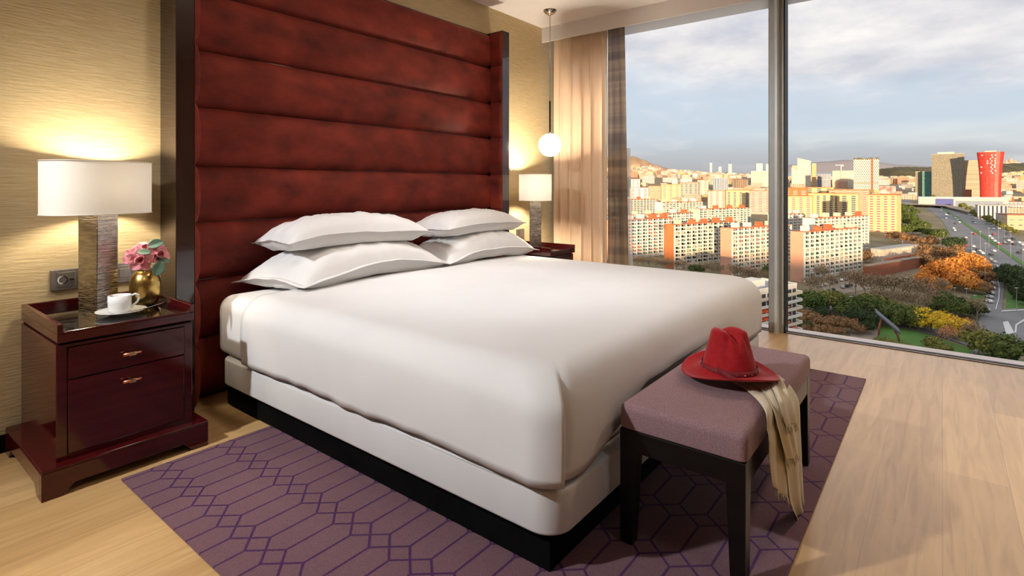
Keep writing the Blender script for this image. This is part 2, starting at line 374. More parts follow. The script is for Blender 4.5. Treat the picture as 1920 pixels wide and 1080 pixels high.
def translucent(name, c, f=.5, alpha=0, emis=0, scale=200):
    m = bpy.data.materials.new(name); m.use_nodes = True; N = m.node_tree.nodes; L = m.node_tree.links; N.clear()
    o = N.new('ShaderNodeOutputMaterial'); d = N.new('ShaderNodeBsdfDiffuse'); t = N.new('ShaderNodeBsdfTranslucent')
    tc = N.new('ShaderNodeTexCoord'); n = N.new('ShaderNodeTexNoise'); n.inputs['Scale'].default_value = scale; L.new(tc.outputs['Object'], n.inputs['Vector'])
    r = N.new('ShaderNodeValToRGB'); e = r.color_ramp.elements; e[0].color = (*[x*.94 for x in c], 1); e[1].color = (*c, 1); L.new(n.outputs[0], r.inputs[0])
    L.new(r.outputs[0], d.inputs[0]); L.new(r.outputs[0], t.inputs[0])
    mx = N.new('ShaderNodeMixShader'); mx.inputs[0].default_value = f; L.new(d.outputs[0], mx.inputs[1]); L.new(t.outputs[0], mx.inputs[2]); last = mx.outputs[0]
    if alpha:
        tr = N.new('ShaderNodeBsdfTransparent'); m2 = N.new('ShaderNodeMixShader'); m2.inputs[0].default_value = alpha; L.new(last, m2.inputs[1]); L.new(tr.outputs[0], m2.inputs[2]); last = m2.outputs[0]
    if emis:
        em = N.new('ShaderNodeEmission'); em.inputs[0].default_value = (1, .86, .66, 1); em.inputs[1].default_value = emis; ad = N.new('ShaderNodeAddShader'); L.new(last, ad.inputs[0]); L.new(em.outputs[0], ad.inputs[1]); last = ad.outputs[0]
    L.new(last, o.inputs[0]); return m
M['trim_cloth'] = mat('cream_trim', (.85, .78, .66), rough=.8)
M['shade'] = translucent('lampshade_fabric', (.93, .88, .79), .024)
M['blind'] = translucent('white_blind_cloth', (.95, .93, .92), .75)
M['sheer'] = translucent('white_voile', (.85, .84, .82), .6, .55)

def plaid():
    m = bpy.data.materials.new('plaid_voile'); m.use_nodes = True; N = m.node_tree.nodes; L = m.node_tree.links; N.clear()
    o = N.new('ShaderNodeOutputMaterial'); tc = N.new('ShaderNodeTexCoord'); sp = N.new('ShaderNodeSeparateXYZ'); L.new(tc.outputs['UV'], sp.inputs[0])
    def band(out, sc_, seed, lo=.45, hi=.6):
        cb = N.new('ShaderNodeCombineXYZ'); cb.inputs[1].default_value = seed; L.new(out, cb.inputs[0])
        n = N.new('ShaderNodeTexNoise'); n.inputs['Scale'].default_value = sc_; n.inputs['Detail'].default_value = 3; L.new(cb.outputs[0], n.inputs['Vector'])
        r = N.new('ShaderNodeMapRange'); L.new(n.outputs[0], r.inputs[0]); r.inputs[1].default_value = lo; r.inputs[2].default_value = hi; return r.outputs[0]
    h = band(sp.outputs[1], 26, 3.3, .42, .62); v = band(sp.outputs[0], 5, 8.1, .4, .65)
    ad = N.new('ShaderNodeMath'); ad.operation = 'ADD'; L.new(h, ad.inputs[0]); L.new(v, ad.inputs[1])
    hf = N.new('ShaderNodeMath'); hf.operation = 'MULTIPLY'; hf.inputs[1].default_value = .5; L.new(ad.outputs[0], hf.inputs[0])
    r = N.new('ShaderNodeValToRGB'); e = r.color_ramp.elements; e[0].color = (.50, .36, .23, 1); e[1].color = (.10, .075, .068, 1)
    q = e.new(.45); q.color = (.30, .22, .165, 1); L.new(hf.outputs[0], r.inputs[0])
    d = N.new('ShaderNodeBsdfDiffuse'); t = N.new('ShaderNodeBsdfTranslucent'); tr = N.new('ShaderNodeBsdfTransparent')
    L.new(r.outputs[0], d.inputs[0]); L.new(r.outputs[0], t.inputs[0])
    a = N.new('ShaderNodeMixShader'); a.inputs[0].default_value = .5; L.new(d.outputs[0], a.inputs[1]); L.new(t.outputs[0], a.inputs[2])
    c = N.new('ShaderNodeMixShader'); c.inputs[0].default_value = .22; L.new(a.outputs[0], c.inputs[1]); L.new(tr.outputs[0], c.inputs[2]); L.new(c.outputs[0], o.inputs[0]); return m
M['plaid'] = plaid()
def emit(name, c, s):
    m = mat(name, (.9, .9, .88), (.88, .88, .86), rough=.3, emis=c, estr=s); return m
M['globe'] = emit('opal_globe_glass', (1, .93, .84), 3.2)
M['bulb'] = emit('bulb_glass', (1, .8, .55), 20)
M['diffuser'] = emit('downlight_or_fill_diffuser', (1, .9, .78), 1.5)

# ================================================================== THE ROOM
WY, WX = 3.07, 4.52
def structure(o): o['kind'] = 'structure'; return o
structure(BX(-2.0, 4.52, -2.3, 3.12, -.12, 0).build('floor', M['floor']))
structure(BX(-2.0, 4.60, WY, WY+.15, 0, 2.95).build('wall_head', M['wallpaper']))
structure(BX(-2.15, -2.0, -2.3, 3.2, 0, 2.95).build('wall_left', M['wallpaper']))
structure(BX(-2.15, 4.6, -2.45, -2.3, 0, 2.95).build('wall_back', M['wallpaper']))
structure(BX(-2.1, 3.22, -2.3, 3.2, 2.85, 2.97).build('ceiling', M['plaster']))
structure(BX(3.22, 4.58, -2.3, WY, 2.65, 2.97).build('trim_1', M['plaster']))          # dropped ceiling by the window
structure(BX(4.37, 4.39, -2.3, WY, 2.51, 2.65).build('trim_2', M['plaster']))           # curtain pelmet
structure(BX(-2.0, 1.05, 3.055, WY, 0, .072).build('baseboard_head', M['black']))
structure(BX(3.63, 4.50, 3.055, WY, 0, .072).build('baseboard_right', M['black']))
# window wall: stone sill outside the floor line, head, panes, central mullion
structure(BX(4.525, 4.70, -2.6, 3.2, -.12, .002).build('trim_3', M['marble']))
structure(BX(4.50, 4.62, -2.45, WY, 2.60, 2.65).build('trim_4', mat('white_window_head', (.70, .68, .66), rough=.5)))
structure(BX(4.514, 4.526, -2.3, WY, -.001, .004).build('trim_5', M['gasket']))
def window(n, y0, y1):
    o = BX(4.560, 4.568, y0, y1, .0, 2.60).build('window_%d' % n, M['glass']); structure(o)
    f = MB(); f.box(4.55, 4.58, y0, y0+.008, 0, 2.60).box(4.55, 4.58, y0, y1, 0, .006)
    f.build('window_frame', M['gasket'], o)
window(1, 1.05, WY); window(2, -2.3, .930)
mu = BX(4.50, 4.60, .940, 1.045, 0, 2.65).build('trim_6', M['alu'], bevel=.003); structure(mu)
BX(4.425, 4.50, .968, .988, 0, 2.65).build('mullion_fin', M['alu_light'], mu, bevel=.003)
BX(4.504, 4.60, .930, .939, 0, 2.65).build('mullion_gasket', M['gasket'], mu)

bl = MB()
for (y0, y1) in ((1.05, 2.98),): bl.grid(lambda p, q: (4.536+.002*nz(p*6), y0+(y1-y0)*p, 2.478+.12*q), 30, 2)
o = bl.build('roller_blind', M['blind'], smooth=True); tag(o, 'white roller blind rolled up almost fully above the left window pane', 'blind')
bl = MB(); bl.grid(lambda p, q: (4.536+.002*nz(p*6), -2.2+3.12*p, 2.478+.12*q), 30, 2)
o = bl.build('roller_blind', M['blind'], smooth=True); tag(o, 'white roller blind rolled up almost fully above the right window pane', 'blind')
# unseen fixtures for the beams above; several only house added fill lights
for (loc, *_r) in DOWN:
    z = 2.65 if loc[0] > 3.22 else 2.85
    t = empty('downlight_or_fill_fixture', (loc[0], loc[1], z), 0, 'round recessed ceiling downlight with a metal ring, from an unseen set that includes added fill lights', 'ceiling light', 'recessed ceiling downlights')
    MB().lathe([(.07, -.004), (.085, -.004), (.085, 0), (.07, 0)], 32, close=True).build('ring', M['chrome'], t)
    MB().lathe([(.0001, -.001), (.069, -.001)], 32).build('diffuser', M['diffuser'], t)

# ------------------------------------------------------------------ rug
rug = BX(.705, 3.70, .343, 2.42, 0, .009).build('rug', M['rug'], bevel=.003)
tag(rug, 'purple rug with a darker honeycomb line pattern under the bed and bench', 'rug')

# ------------------------------------------------------------------ headboard
hb = empty('headboard', (2.34, 3.06, 0), 0, 'tall dark red velvet headboard with horizontal channels and dark wood wings', 'headboard')
HX = 2.34
BX(1.06-HX, 1.145-HX, 2.876-3.06, 0.008, 0, 2.405).build('side_wing', M['lacquer_dark'], hb, bevel=.003)
BX(3.525-HX, 3.618-HX, 2.876-3.06, 0.008, 0, 2.405).build('side_wing', M['lacquer_dark'], hb, bevel=.003)
BX(1.145-HX, 3.525-HX, -.02, 0.006, 0, 2.40).build('back_board', M['lacquer_dark'], hb)
seams = [.02, .318, .618, .918, 1.209, 1.517, 1.812, 2.116, 2.395]
for i in range(8):
    z0, z1 = seams[i], seams[i+1]
    def f(a, b, z0=z0, z1=z1, i=i):
        t = 2*b-1; bul = (1-abs(t)**2.6)**.62
        x = 1.146+a*(3.524-1.146)
        y = -.020 - .060*bul - .004*bul*nz(x*3.1, b*2, i*5.)
        zz = z0+.001+b*(z1-z0-.002)
        edge = min(a, 1-a)*2.38
        if edge < .012: y = y*.92-.001
        return (x-HX, y, zz)
    m = MB(); m.grid(f, 110, 18); m.build('padded_channel', M['velvet'], hb, smooth=True)
    for side in (0, 1):
        def g(a, b, z0=z0, z1=z1, side=side, i=i):
            t = 2*b-1; bul = (1-abs(t)**2.4)**.6
            y = 2.874+a*(3.0-2.874) - 3.06
            e = min(1, a/.06) if a < .06 else 1
            off = (.004+.026*bul)*sqrt(max(0, e*(2-e)))
            x = (1.144+off) if side == 0 else (3.526-off)
            return (x-HX, y, z0+.001+b*(z1-z0-.002))
        m = MB(); m.grid(g, 16, 14); o = m.build('wing_pad', M['velvet'], hb, smooth=True)

# ------------------------------------------------------------------ bed
bed = empty('bed', (2.335, 1.85, 0), 0, 'wide white upholstered bed base on a black plinth', 'bed')
def rbox(x0, x1, y0, y1, z0, z1, r, e=.012, seg=10, top_e=None):
    """rounded plan box with eased top and bottom edges"""
    m = MB(); rows = []
    te = top_e or e
    prof = [(e, z0)] + [(e*(1-sin(pi/2*k/4)), z0+e*(1-cos(pi/2*k/4))) for k in range(1, 5)] + [(te*(1-cos(pi/2*k/6)), z1-te*(1-sin(pi/2*k/6))) for k in range(0, 7)]
    prof = [(e*2, z0)] + prof + [(te*1.6+.01, z1)]
    for d, z in prof:
        rr = max(r-d, .004); pts = []
        for cx, cy, a0 in ((x0+r, y0+r, pi), (x1-r, y0+r, 1.5*pi), (x1-r, y1-r, 0), (x0+r, y1-r, .5*pi)):
            for k in range(seg+1):
                a = a0+pi/2*k/seg
                pts.append((cx+(r-d)*cos(a) if r > d else cx, cy+(r-d)*sin(a) if r > d else cy, z))
        rows.append(pts)
    n = len(rows[0])
    for R in rows:
        for p in R: m.v.append(p)
    for i in range(len(rows)-1):
        for k in range(n):
            j = (k+1) % n; m.face((i*n+k, i*n+j, (i+1)*n+j, (i+1)*n+k))
    m.face(tuple(range(n-1, -1, -1))); m.face(tuple((len(rows)-1)*n+k for k in range(n)))
    return m
def shift(m, o): m.v = [(x-o[0], y-o[1], z-o[2]) for x, y, z in m.v]; return m
O = (2.335, 1.85, 0)
shift(rbox(1.250, 3.42, .830, 2.86, .120, .250, .085, .012), O).build('upholstered_base', M['ticking'], bed, smooth=True)
# stitched lip that runs round the top edge of the base
def loop(x0, x1, y0, y1, r, z, seg=8):
    p = []
    for cx, cy, a0 in ((x0+r, y0+r, pi), (x1-r, y0+r, 1.5*pi), (x1-r, y1-r, 0), (x0+r, y1-r, .5*pi)):
        for k in range(seg+1):
            a = a0+pi/2*k/seg; p.append((cx+r*cos(a), cy+r*sin(a), z))
    p.append(p[0]); return p
shift(MB().tube(loop(1.254, 3.416, .834, 2.856, .082, .243), .0035, 6), O).build('piping', M['ticking'], bed, smooth=True)
BX(1.285-O[0], 3.385-O[0], .875-O[1], 2.84-O[1], 0.009, .12).build('plinth', M['black'], bed)
mt_ = rbox(1.262, 3.408, .858, 2.935, .252, .548, .075, .045, top_e=.07)
mattress = mt_.build('mattress', M['linen'], smooth=True)
tag(mattress, 'thick mattress in a white fitted sheet, bare at the head end of the bed', 'mattress')

def duvet():
    x0, x1, y0, yh = 1.238, 3.432, .825, 2.585
    zt, r, rc = .578, .105, .10
    hem = .272
    m = MB(); rows = []; m.weld = True
    prof = []
    for k in range(9): prof.append((0, hem+(zt-r-hem)*k/8))
    for k in range(1, 9): a = pi/2*k/8; prof.append((r*(1-cos(a)), zt-r+r*sin(a)))
    W = (x1-x0)/2
    for k in range(1, 25): prof.append((r+(W-r)*k/24, zt))
    NS, NC, NF = 46, 22, 54
    for ri, (d, z) in enumerate(prof):
        rr = min(rc+max(0, d-.12)*.9, max(W-d, 0))
        pts = []
        ax, bx, ay = x0+d, x1-d, y0+d
        def add(x, y, nx, ny, s):      # s: distance along hem from near corner: negative on the left side, positive on the foot
            zz = z; pull = max(0, 1-ri/17)
            t = (1-min(1, ri/8))
            # long soft folds that grow towards the hem
            if ri <= 17:
                w = .5+.5*t
                q = .006*nz(s*5.1, ri*.13, 2.)*w + .004*nz(s*13, ri*.07, 5.)*t
                # gathers near the head end and near the corner
                q += .010*t*exp(-((s+1.1)/.5)**2)*sin(s*38+ri*.35)*.35
                q += .012*sin(pi*min(1, (ri+1)/12))*.7
                # corner fold: the cover stands out and stops in a crisp edge
                if -.36 < s < .026: q += .026*exp((s-.026)/.09)*max(0, 1-max(0, (ri-8)/7))
                elif .026 <= s < .16: q -= .020*exp(-(s-.026)/.05)*max(0, 1-max(0, (ri-7)/6))
                x += nx*q; y += ny*q
                if s > .03:            # foot side: the hem climbs towards the middle
                    climb = .14*min(1, max(0, (s-.12)/.42))**1.3 * (1 if s < 1.45 else max(0, 1-(s-1.45)/.40)) * (1 if s < 2.1 else 0)
                    if ri < 9: zz = z + climb*(1-ri/8)
                if -1.8 < s < 0 and ri < 3: zz += .004*sin(s*9)*(1-ri/3)
            else:
                cxn = min(1, d/.5)
                zz += .004*nz(x*1.6, y*1.6, 3.)*cxn + .010*cxn*sin(pi*(x-x0)/(x1-x0))
            pts.append((x, y, zz))
        for k in range(NS): y = yh+(ay+rr-yh)*k/NS; add(ax, y, -1, 0, -(y-y0-rc)-.08 if False else -(y-(y0+rc))-.0785)
        for k in range(NC): a = pi+pi/2*k/NC; add(ax+rr+rr*cos(a), ay+rr+rr*sin(a), cos(a), sin(a), -.0785+.157*k/NC)
        for k in range(NF+1): x = ax+rr+(bx-ax-2*rr)*k/NF; add(x, ay, 0, -1, .0785+(x-(x0+rc)))
        for k in range(1, NC): a = 1.5*pi+pi/2*k/NC; add(bx-rr+rr*cos(a), ay+rr+rr*sin(a), cos(a), sin(a), 2.2)
        for k in range(NS+1): y = ay+rr+(yh-ay-rr)*k/NS; add(bx, y, 1, 0, 2.3+k*.04)
        rows.append(pts)
    n = len(rows[0])
    for R in rows: m.v += R
    for i in range(len(rows)-1):
        for k in range(n-1): m.face((i*n+k, i*n+k+1, (i+1)*n+k+1, (i+1)*n+k))
    return m
dv = duvet().build('bed_cover', M['linen'], smooth=True, solid=.006)
tag(dv, 'smooth white duvet cover tucked over the bed with a folded corner', 'bedding')
# ------------------------------------------------------------------ pillows
def pillow(c, hx, hy, th, rz, tilt, label, seed, sag=0., flange=.03, roll=0., skew=0.):
    t = empty('pillow', c, rz, label, 'pillow', 'white pillows on the bed'); t.rotation_euler = (tilt, roll, rz)
    m = MB(); NU, NV = 56, 34
    def hgt(u, v):
        a, b = abs(2*u-1), abs(2*v-1)
        e = max(0, 1-a**3.0)*max(0, 1-b**2.6)
        return e**.52
    def pos(u, v, s):
        X, Y = 2*u-1, 2*v-1
        # pinched sides: edges curve in between the corners
        px = X*hx*(1-.065*(1-Y*Y)*abs(X)**3); py = Y*hy*(1-.10*(1-X*X)*abs(Y)**3)
        h = hgt(u, v)
        wr = .012*nz(X*3.1+seed, Y*2.3, s*2.)*h + .009*nz(X*9+seed, Y*4, 4.)*h
        rad = nz(math.atan2(Y, X)*4.5+seed, seed, .3)
        edge = max(abs(X), abs(Y))
        wr += .030*rad*max(0, edge-.35)*h*1.3 + .006*(1-abs(nz(X*5+seed*2, Y*6+X*3, 1.)*2.2))*h
        z = s*(th*.5*h+wr) + .018*nz(X*1.3+seed, Y*1.1, 7)*(1-h)
        if s < 0: z = max(z, -th*.30)
        z -= sag*(X*X)*(.6+.4*Y*Y)
        return (px-skew*py, py, z)
    m.grid(lambda u, v: pos(u, v, 1), NU, NV); m.grid(lambda u, v: pos(v, u, -1), NV, NU)
    m.build('pillow_body', M['linen'], t, smooth=True)
    # flat hem around the pillowcase
    f = MB(); per = []
    for k in range(60): per.append((k/60, 0))
    for k in range(36): per.append((1, k/36))
    for k in range(60): per.append((1-k/60, 1))
    for k in range(36): per.append((0, 1-k/36))
    n = len(per)
    for (u, v) in per:
        p = Vector(pos(u, v, 1)); X, Y = 2*u-1, 2*v-1
        d = Vector((X*abs(X)**6, Y*abs(Y)**6, 0)); d.normalize()
        for s in (-.012, flange*.5, flange):
            q = p+d*s; q.z += .004*nz(u*9, v*9, seed)-abs(s)*.1; f.v.append(tuple(q))
    for k in range(n):
        j = (k+1) % n
        for i in range(2): f.face((k*3+i, j*3+i, j*3+i+1, k*3+i+1))
    f.build('pillowcase_hem', M['linen'], t, smooth=True, solid=.004)
    return t
pillow((1.945, 2.730, .672), .505, .240, .25, radians(1.5), radians(-1), 'lower white pillow of the left pair, lying flat on the duvet', 1.3, .070, skew=.20)
pillow((1.925, 2.748, .838), .455, .215, .21, radians(-3), radians(-4), 'upper white pillow of the left pair, nearest the tall lamp side', 5.1, .030, .012)
pillow((3.000, 2.730, .670), .460, .235, .24, radians(-1.5), radians(-1), 'lower white pillow of the right pair, nearer the window', 9.4, .065)
pillow((2.980, 2.748, .832), .435, .205, .20, radians(2), radians(-4), 'upper white pillow of the right pair, nearer the window', 13.7, .025, .012)

# ------------------------------------------------------------------ nightstands
def nightstand(x0, x1, label, mirror=False):
    cx = (x0+x1)/2; yf, yb = 2.509, 3.052; cy = 2.78
    t = empty('nightstand', (cx, cy, 0), 0, label, 'nightstand', 'lacquered nightstands beside the bed')
    a, b, f, k = x0-cx, x1-cx, yf-cy, yb-cy
    BX(a, b, f, k, .097, .528).build('body', M['lacquer'], t, bevel=.003)
    m = BX(a+.008, b-.008, f+.008, k, .528, .538).build('shadow_gap', M['black'], t)
    BX(a, b, f-.018, k, .538, .572).build('top_slab', M['lacquer'], t, bevel=.003)
    BX(a+.02, b-.02, f-.004, k-.02, .5725, .5775).build('glass_top', M['blackglass'], t)
    BX(a+.018, b-.018, f-.018, f-.005, .572, .5782).build('front_lip', M['lacquer'], t, bevel=.001)
    for q in (a, b-.018): BX(q, q+.018, f-.018, k, .572, .606).build('tray_rail', M['lacquer'], t, bevel=.002)
    BX(a+.018, b-.018, k-.018, k, .572, .606).build('tray_rail', M['lacquer'], t, bevel=.002)
    # stepped plinth with bracket feet
    p0, p1, pf = a-.050, b+.045, f-.046
    m = MB()
    n = 22
    zs = lambda s: .030 if s > .10 else (0. if s < .06 else .030*(s-.06)/.04)
    for xa, xb, fy in ((p0, p1, pf),):
        pts = [(p0, 0), (p0+.062, 0), (p0+.095, .036), (p1-.095, .036), (p1-.062, 0), (p1, 0), (p1, .097), (p0, .097)]
        for (ya, yb_) in ((pf, pf+.022), (k-.022, k)):
            s = len(m.v)
            for y in (ya, yb_):
                for (x, z) in pts: m.v.append((x, y, z))
            N_ = len(pts); m.face(tuple(range(s, s+N_))); m.face(tuple(range(s+2*N_-1, s+N_-1, -1)))
            for i in range(N_): j = (i+1) % N_; m.face((s+i, s+N_+i, s+N_+j, s+j))
        pts = [(pf+.022, 0), (pf+.07, 0), (pf+.10, .036), (k-.10, .036), (k-.07, 0), (k-.022, 0), (k-.022, .097), (pf+.022, .097)]
        for (xa_, xb_) in ((p0, p0+.022), (p1-.022, p1)):
            s = len(m.v)
            for x in (xa_, xb_):
                for (y, z) in pts: m.v.append((x, y, z))
            N_ = len(pts); m.face(tuple(range(s+N_-1, s-1, -1))); m.face(tuple(range(s+N_, s+2*N_)))
            for i in range(N_): j = (i+1) % N_; m.face((s+j, s+N_+j, s+N_+i, s+i))
    m.build('plinth', M['lacquer'], t, bevel=.002)
    BX(p0, p1, pf, k, .0972, .106).build('plinth_cap', M['lacquer'], t, bevel=.004)
    for (z0, z1, hz_) in ((.399, .514, .452), (.128, .395, .347)):
        d = BX(a+.034, b-.034, f-.006, f+.002, z0, z1).build('drawer', M['lacquer'], t, bevel=.002)
        g = MB()                                # dark line round the drawer front
        e = .0025
        g.box(a+.034-e, b-.034+e, f-.002, f+.001, z1, z1+e).box(a+.034-e, b-.034+e, f-.002, f+.001, z0-e, z0)
        g.box(a+.034-e, a+.034, f-.002, f+.001, z0, z1).box(b-.034, b-.034+e, f-.002, f+.001, z0, z1)
        g.build('drawer_gap', M['black'], t)
        h = empty('handle', (0, f-.006, hz_)); h.parent = d; h.location = (0, f-.006, hz_)
        hh = MB().tube([(-.030, -.020, 0), (.030, -.020, 0)], .0058, 12)
        hh.build('handle_bar', M['copper'], d, smooth=True, loc=(0, f-.006, hz_))
        MB().box(-.011, .011, -.028, -.012, -.0075, .0075).box(-.006, .006, -.014, 0, -.005, .005).build('handle_clasp', M['brass'], d, bevel=.0015, loc=(0, f-.006, hz_))
        bpy.data.objects.remove(h)
    return t
nightstand(.533, .989, 'dark red lacquered nightstand with two drawers, on the left of the bed')
nightstand(3.665, 4.045, 'dark red lacquered nightstand mostly hidden behind the bed by the curtain')

# ------------------------------------------------------------------ lamps
def table_lamp(c, rz, label, power, w=.105, d=.105):
    t = empty('table_lamp', c, rz, label, 'lamp', 'table lamps on the nightstands')
    BX(-w/2, w/2, -d/2, d/2, 0, .425).build('lamp_base', M['hammered'], t, bevel=.003)
    MB().tube([(0, 0, .425), (0, 0, .50)], .008, 12).build('lamp_neck', M['chrome'], t, smooth=True)
    sx, sy = .200, .140
    def sup(a, s=1):
        ca, sa = cos(a), sin(a); q = 2/2.6
        return (sx*s*math.copysign(abs(ca)**q, ca), sy*s*math.copysign(abs(sa)**q, sa))
    m = MB(); K = 72
    for z in (.408, .632):
        for k in range(K): x, y = sup(2*pi*k/K); m.v.append((x, y, z))
    for k in range(K): j = (k+1) % K; m.face((k, j, K+j, K+k))
    sh = m.build('lamp_shade', M['shade'], t, smooth=True)
    for z in (.4085, .6315): MB().tube([(*sup(2*pi*k/K, 1.006), z) for k in range(K+1)], .0022, 6, cap=False).build('shade_trim', M['trim_cloth'], sh, smooth=True)
    MB().sphere((0, 0, .53), .028, 14, 10).build('bulb', M['bulb'], t, smooth=True)
    l = bpy.data.lights.new('lamp_light', 'POINT'); l.energy = power; l.color = (1, .86, .66); l.shadow_soft_size = .04
    lo = bpy.data.objects.new('lamp_light', l); col.objects.link(lo); lo.parent = t; lo.location = (0, 0, .535)
    return t
table_lamp((.757, 2.885, .5775), radians(16), 'lit table lamp with rippled metal column and cream shade beside the vase', 34, .085, .13)
table_lamp((3.845, 2.77, .5775), radians(38), 'lit table lamp with cream shade between the headboard and the curtain', 110, .10, .10)

# ------------------------------------------------------------------ wall sockets
def socket(x, z, w, h, label, kind):
    t = empty('wall_socket', (x, WY, z), 0, label, 'socket', 'steel switch and socket plates on the head wall')
    BX(-w/2, w/2, -.010, .002, -h/2, h/2).build('cover_plate', M['steel'], t, bevel=.004)
    BX(-w*.30, w*.34, -.013, -.008, -h*.36, h*.36).build('socket_insert', M['steel'], t, bevel=.002)
    if kind:
        MB().lathe([(.019, 0), (.019, .003), (.014, .003), (.014, 0)], 24, close=True).build('socket_ring', M['chrome'], t, rot=(pi/2, 0, 0), loc=(-w*.10, -.0125, 0))
        BX(w*.12, w*.30, -.016, -.012, -.004, .004).build('rocker', M['chrome'], t, bevel=.001)
    else:
        BX(-w*.2, w*.26, -.017, -.012, -h*.26, h*.22).build('rocker', M['steel'], t, bevel=.003)
    return t
socket(.683, .690, .105, .094, 'steel plate with round socket on the wall left of the lamp', 1)
socket(.905, .694, .115, .094, 'steel switch plate on the wall behind the gold vase', 0)
socket(4.02, .668, .120, .094, 'steel switch plate on the wall between right pillows and lamp', 0)

# ------------------------------------------------------------------ cup, saucer, spoon, vase, flowers
TZ = .5780
sc_ = MB().lathe([(.0001, .004), (.030, .004), (.034, .0), (.038, .0), (.040, .004), (.070, .011), (.087, .017), (.088, .0185), (.086, .019), (.070, .0145), (.042, .008), (.0001, .008)], 48, c=(.775, 2.655, TZ)).build('saucer', M['porcelain'], smooth=True)
tag(sc_, 'white porcelain saucer under the cup on the glass nightstand top', 'saucer')
cup = empty('cup', (.768, 2.650, TZ+.008), 0, 'white cylindrical coffee cup standing on the saucer', 'cup')
MB().lathe([(.0001, 0), (.028, 0), (.036, .006), (.0395, .016), (.0405, .040), (.0405, .072), (.0385, .072), (.0375, .03), (.033, .012), (.0001, .008)], 48).build('cup_body', M['porcelain'], cup, smooth=True)
hp = [(cos(radians(-20))*(.038+x), sin(radians(-20))*(.038+x), z) for x, z in ((0, .066), (.014, .072), (.026, .066), (.029, .055), (.022, .040), (.010, .028), (0, .018))]
MB().tube(hp, [.004, .0042, .0042, .0042, .004, .004, .004], 10).build('cup_handle', M['porcelain'], cup, smooth=True)
sp = MB().tube([(.80, 2.585, TZ+.018), (.86, 2.60, TZ+.022), (.915, 2.612, TZ+.030)], [.003, .002, .0028], 8)
sp.sphere((.790, 2.582, TZ+.0165), .011, 12, 8, sc_=(1.5, .9, .25))
tag(sp.build('teaspoon', M['chrome'], smooth=True), 'small metal teaspoon resting across the white saucer', 'spoon')
VC = (.900, 2.775, TZ)
vz = MB().lathe([(.0001, 0), (.030, 0), (.044, .006), (.055, .030), (.0605, .065), (.060, .100), (.052, .130), (.036, .150), (.030, .155), (.028, .153), (.046, .130), (.054, .10), (.050, .03), (.0001, .02)], 56, c=VC)
tag(vz.build('vase', M['gold'], smooth=True), 'rounded brushed gold vase holding the pink orchids on the nightstand', 'vase')
def orchid(c, facing, scale, label, seed):
    """five petals, a ruffled lip"""
    t = empty('orchid', c, 0, label, 'flower', 'pink orchid blooms in the gold vase')
    fd = Vector(facing).normalized(); q = fd.to_track_quat('Z', 'Y')
    rnd = random.Random(seed)
    for k in range(5):
        m = MB(); a = 2*pi*k/5+.3*seed; L_ = .042*scale*(1+.15*rnd.random()); W_ = .019*scale*(1+.2*rnd.random()); cur = .3+.5*rnd.random()
        def f(u, v, L_=L_, W_=W_, cur=cur):
            w = W_*sin(pi*min(1, u*.93+.05))**.8*(2*v-1)
            r = .003+u*L_
            return (r, w, .012*u*cur*scale*2-.02*u*u*scale*cur + .35*abs(w))
        m.grid(f, 12, 8)
        R = (q.to_matrix() @ Matrix.Rotation(a, 3, 'Z'))
        m.v = [tuple(R @ Vector(p)) for p in m.v]
        m.build('petal', M['petal'], t, smooth=True, solid=.0012)
    m = MB()
    m.lathe([(.002, .0), (.008, .006), (.011, .014), (.015, .020), (.013, .021)], 14); m.v = [tuple((q.to_matrix() @ Vector((p[0]*scale, p[1]*scale*(1+.25*sin(p[0]*900)), p[2]*scale)))) for p in m.v]
    m.build('lip', M['petal_deep'], t, smooth=True, solid=.001)
    st = MB().tube([(0, 0, 0), ((VC[0]-c[0])*.5, (VC[1]-c[1])*.5, -.02), (VC[0]-c[0], VC[1]-c[1], .737-c[2]), (VC[0]-c[0], VC[1]-c[1], .62-c[2])], .0025, 6)
    st.build('stem', M['stem'], t, smooth=True)
    return t
cdir = Vector((-.30, -.90, .15))
orchid((.868, 2.735, .785), (-.35, -.9, .0), 1.15, 'pink orchid bloom lowest and leftmost in the gold vase', 1)
orchid((.892, 2.755, .822), (-.1, -.6, .75), 1.1, 'pink orchid bloom pointing upward at the top of the bunch', 2)
orchid((.935, 2.740, .798), (.25, -.9, .2), 1.15, 'pink orchid bloom on the right side of the bunch', 3)
orchid((.845, 2.755, .798), (-.9, -.5, .1), .9, 'half hidden pink orchid at the left edge of the bunch', 4)
def euc(pts, label, size):
    t = empty('eucalyptus_leaf', pts, 0, label, 'leaf', 'grey green leaves in the gold vase')
    return t
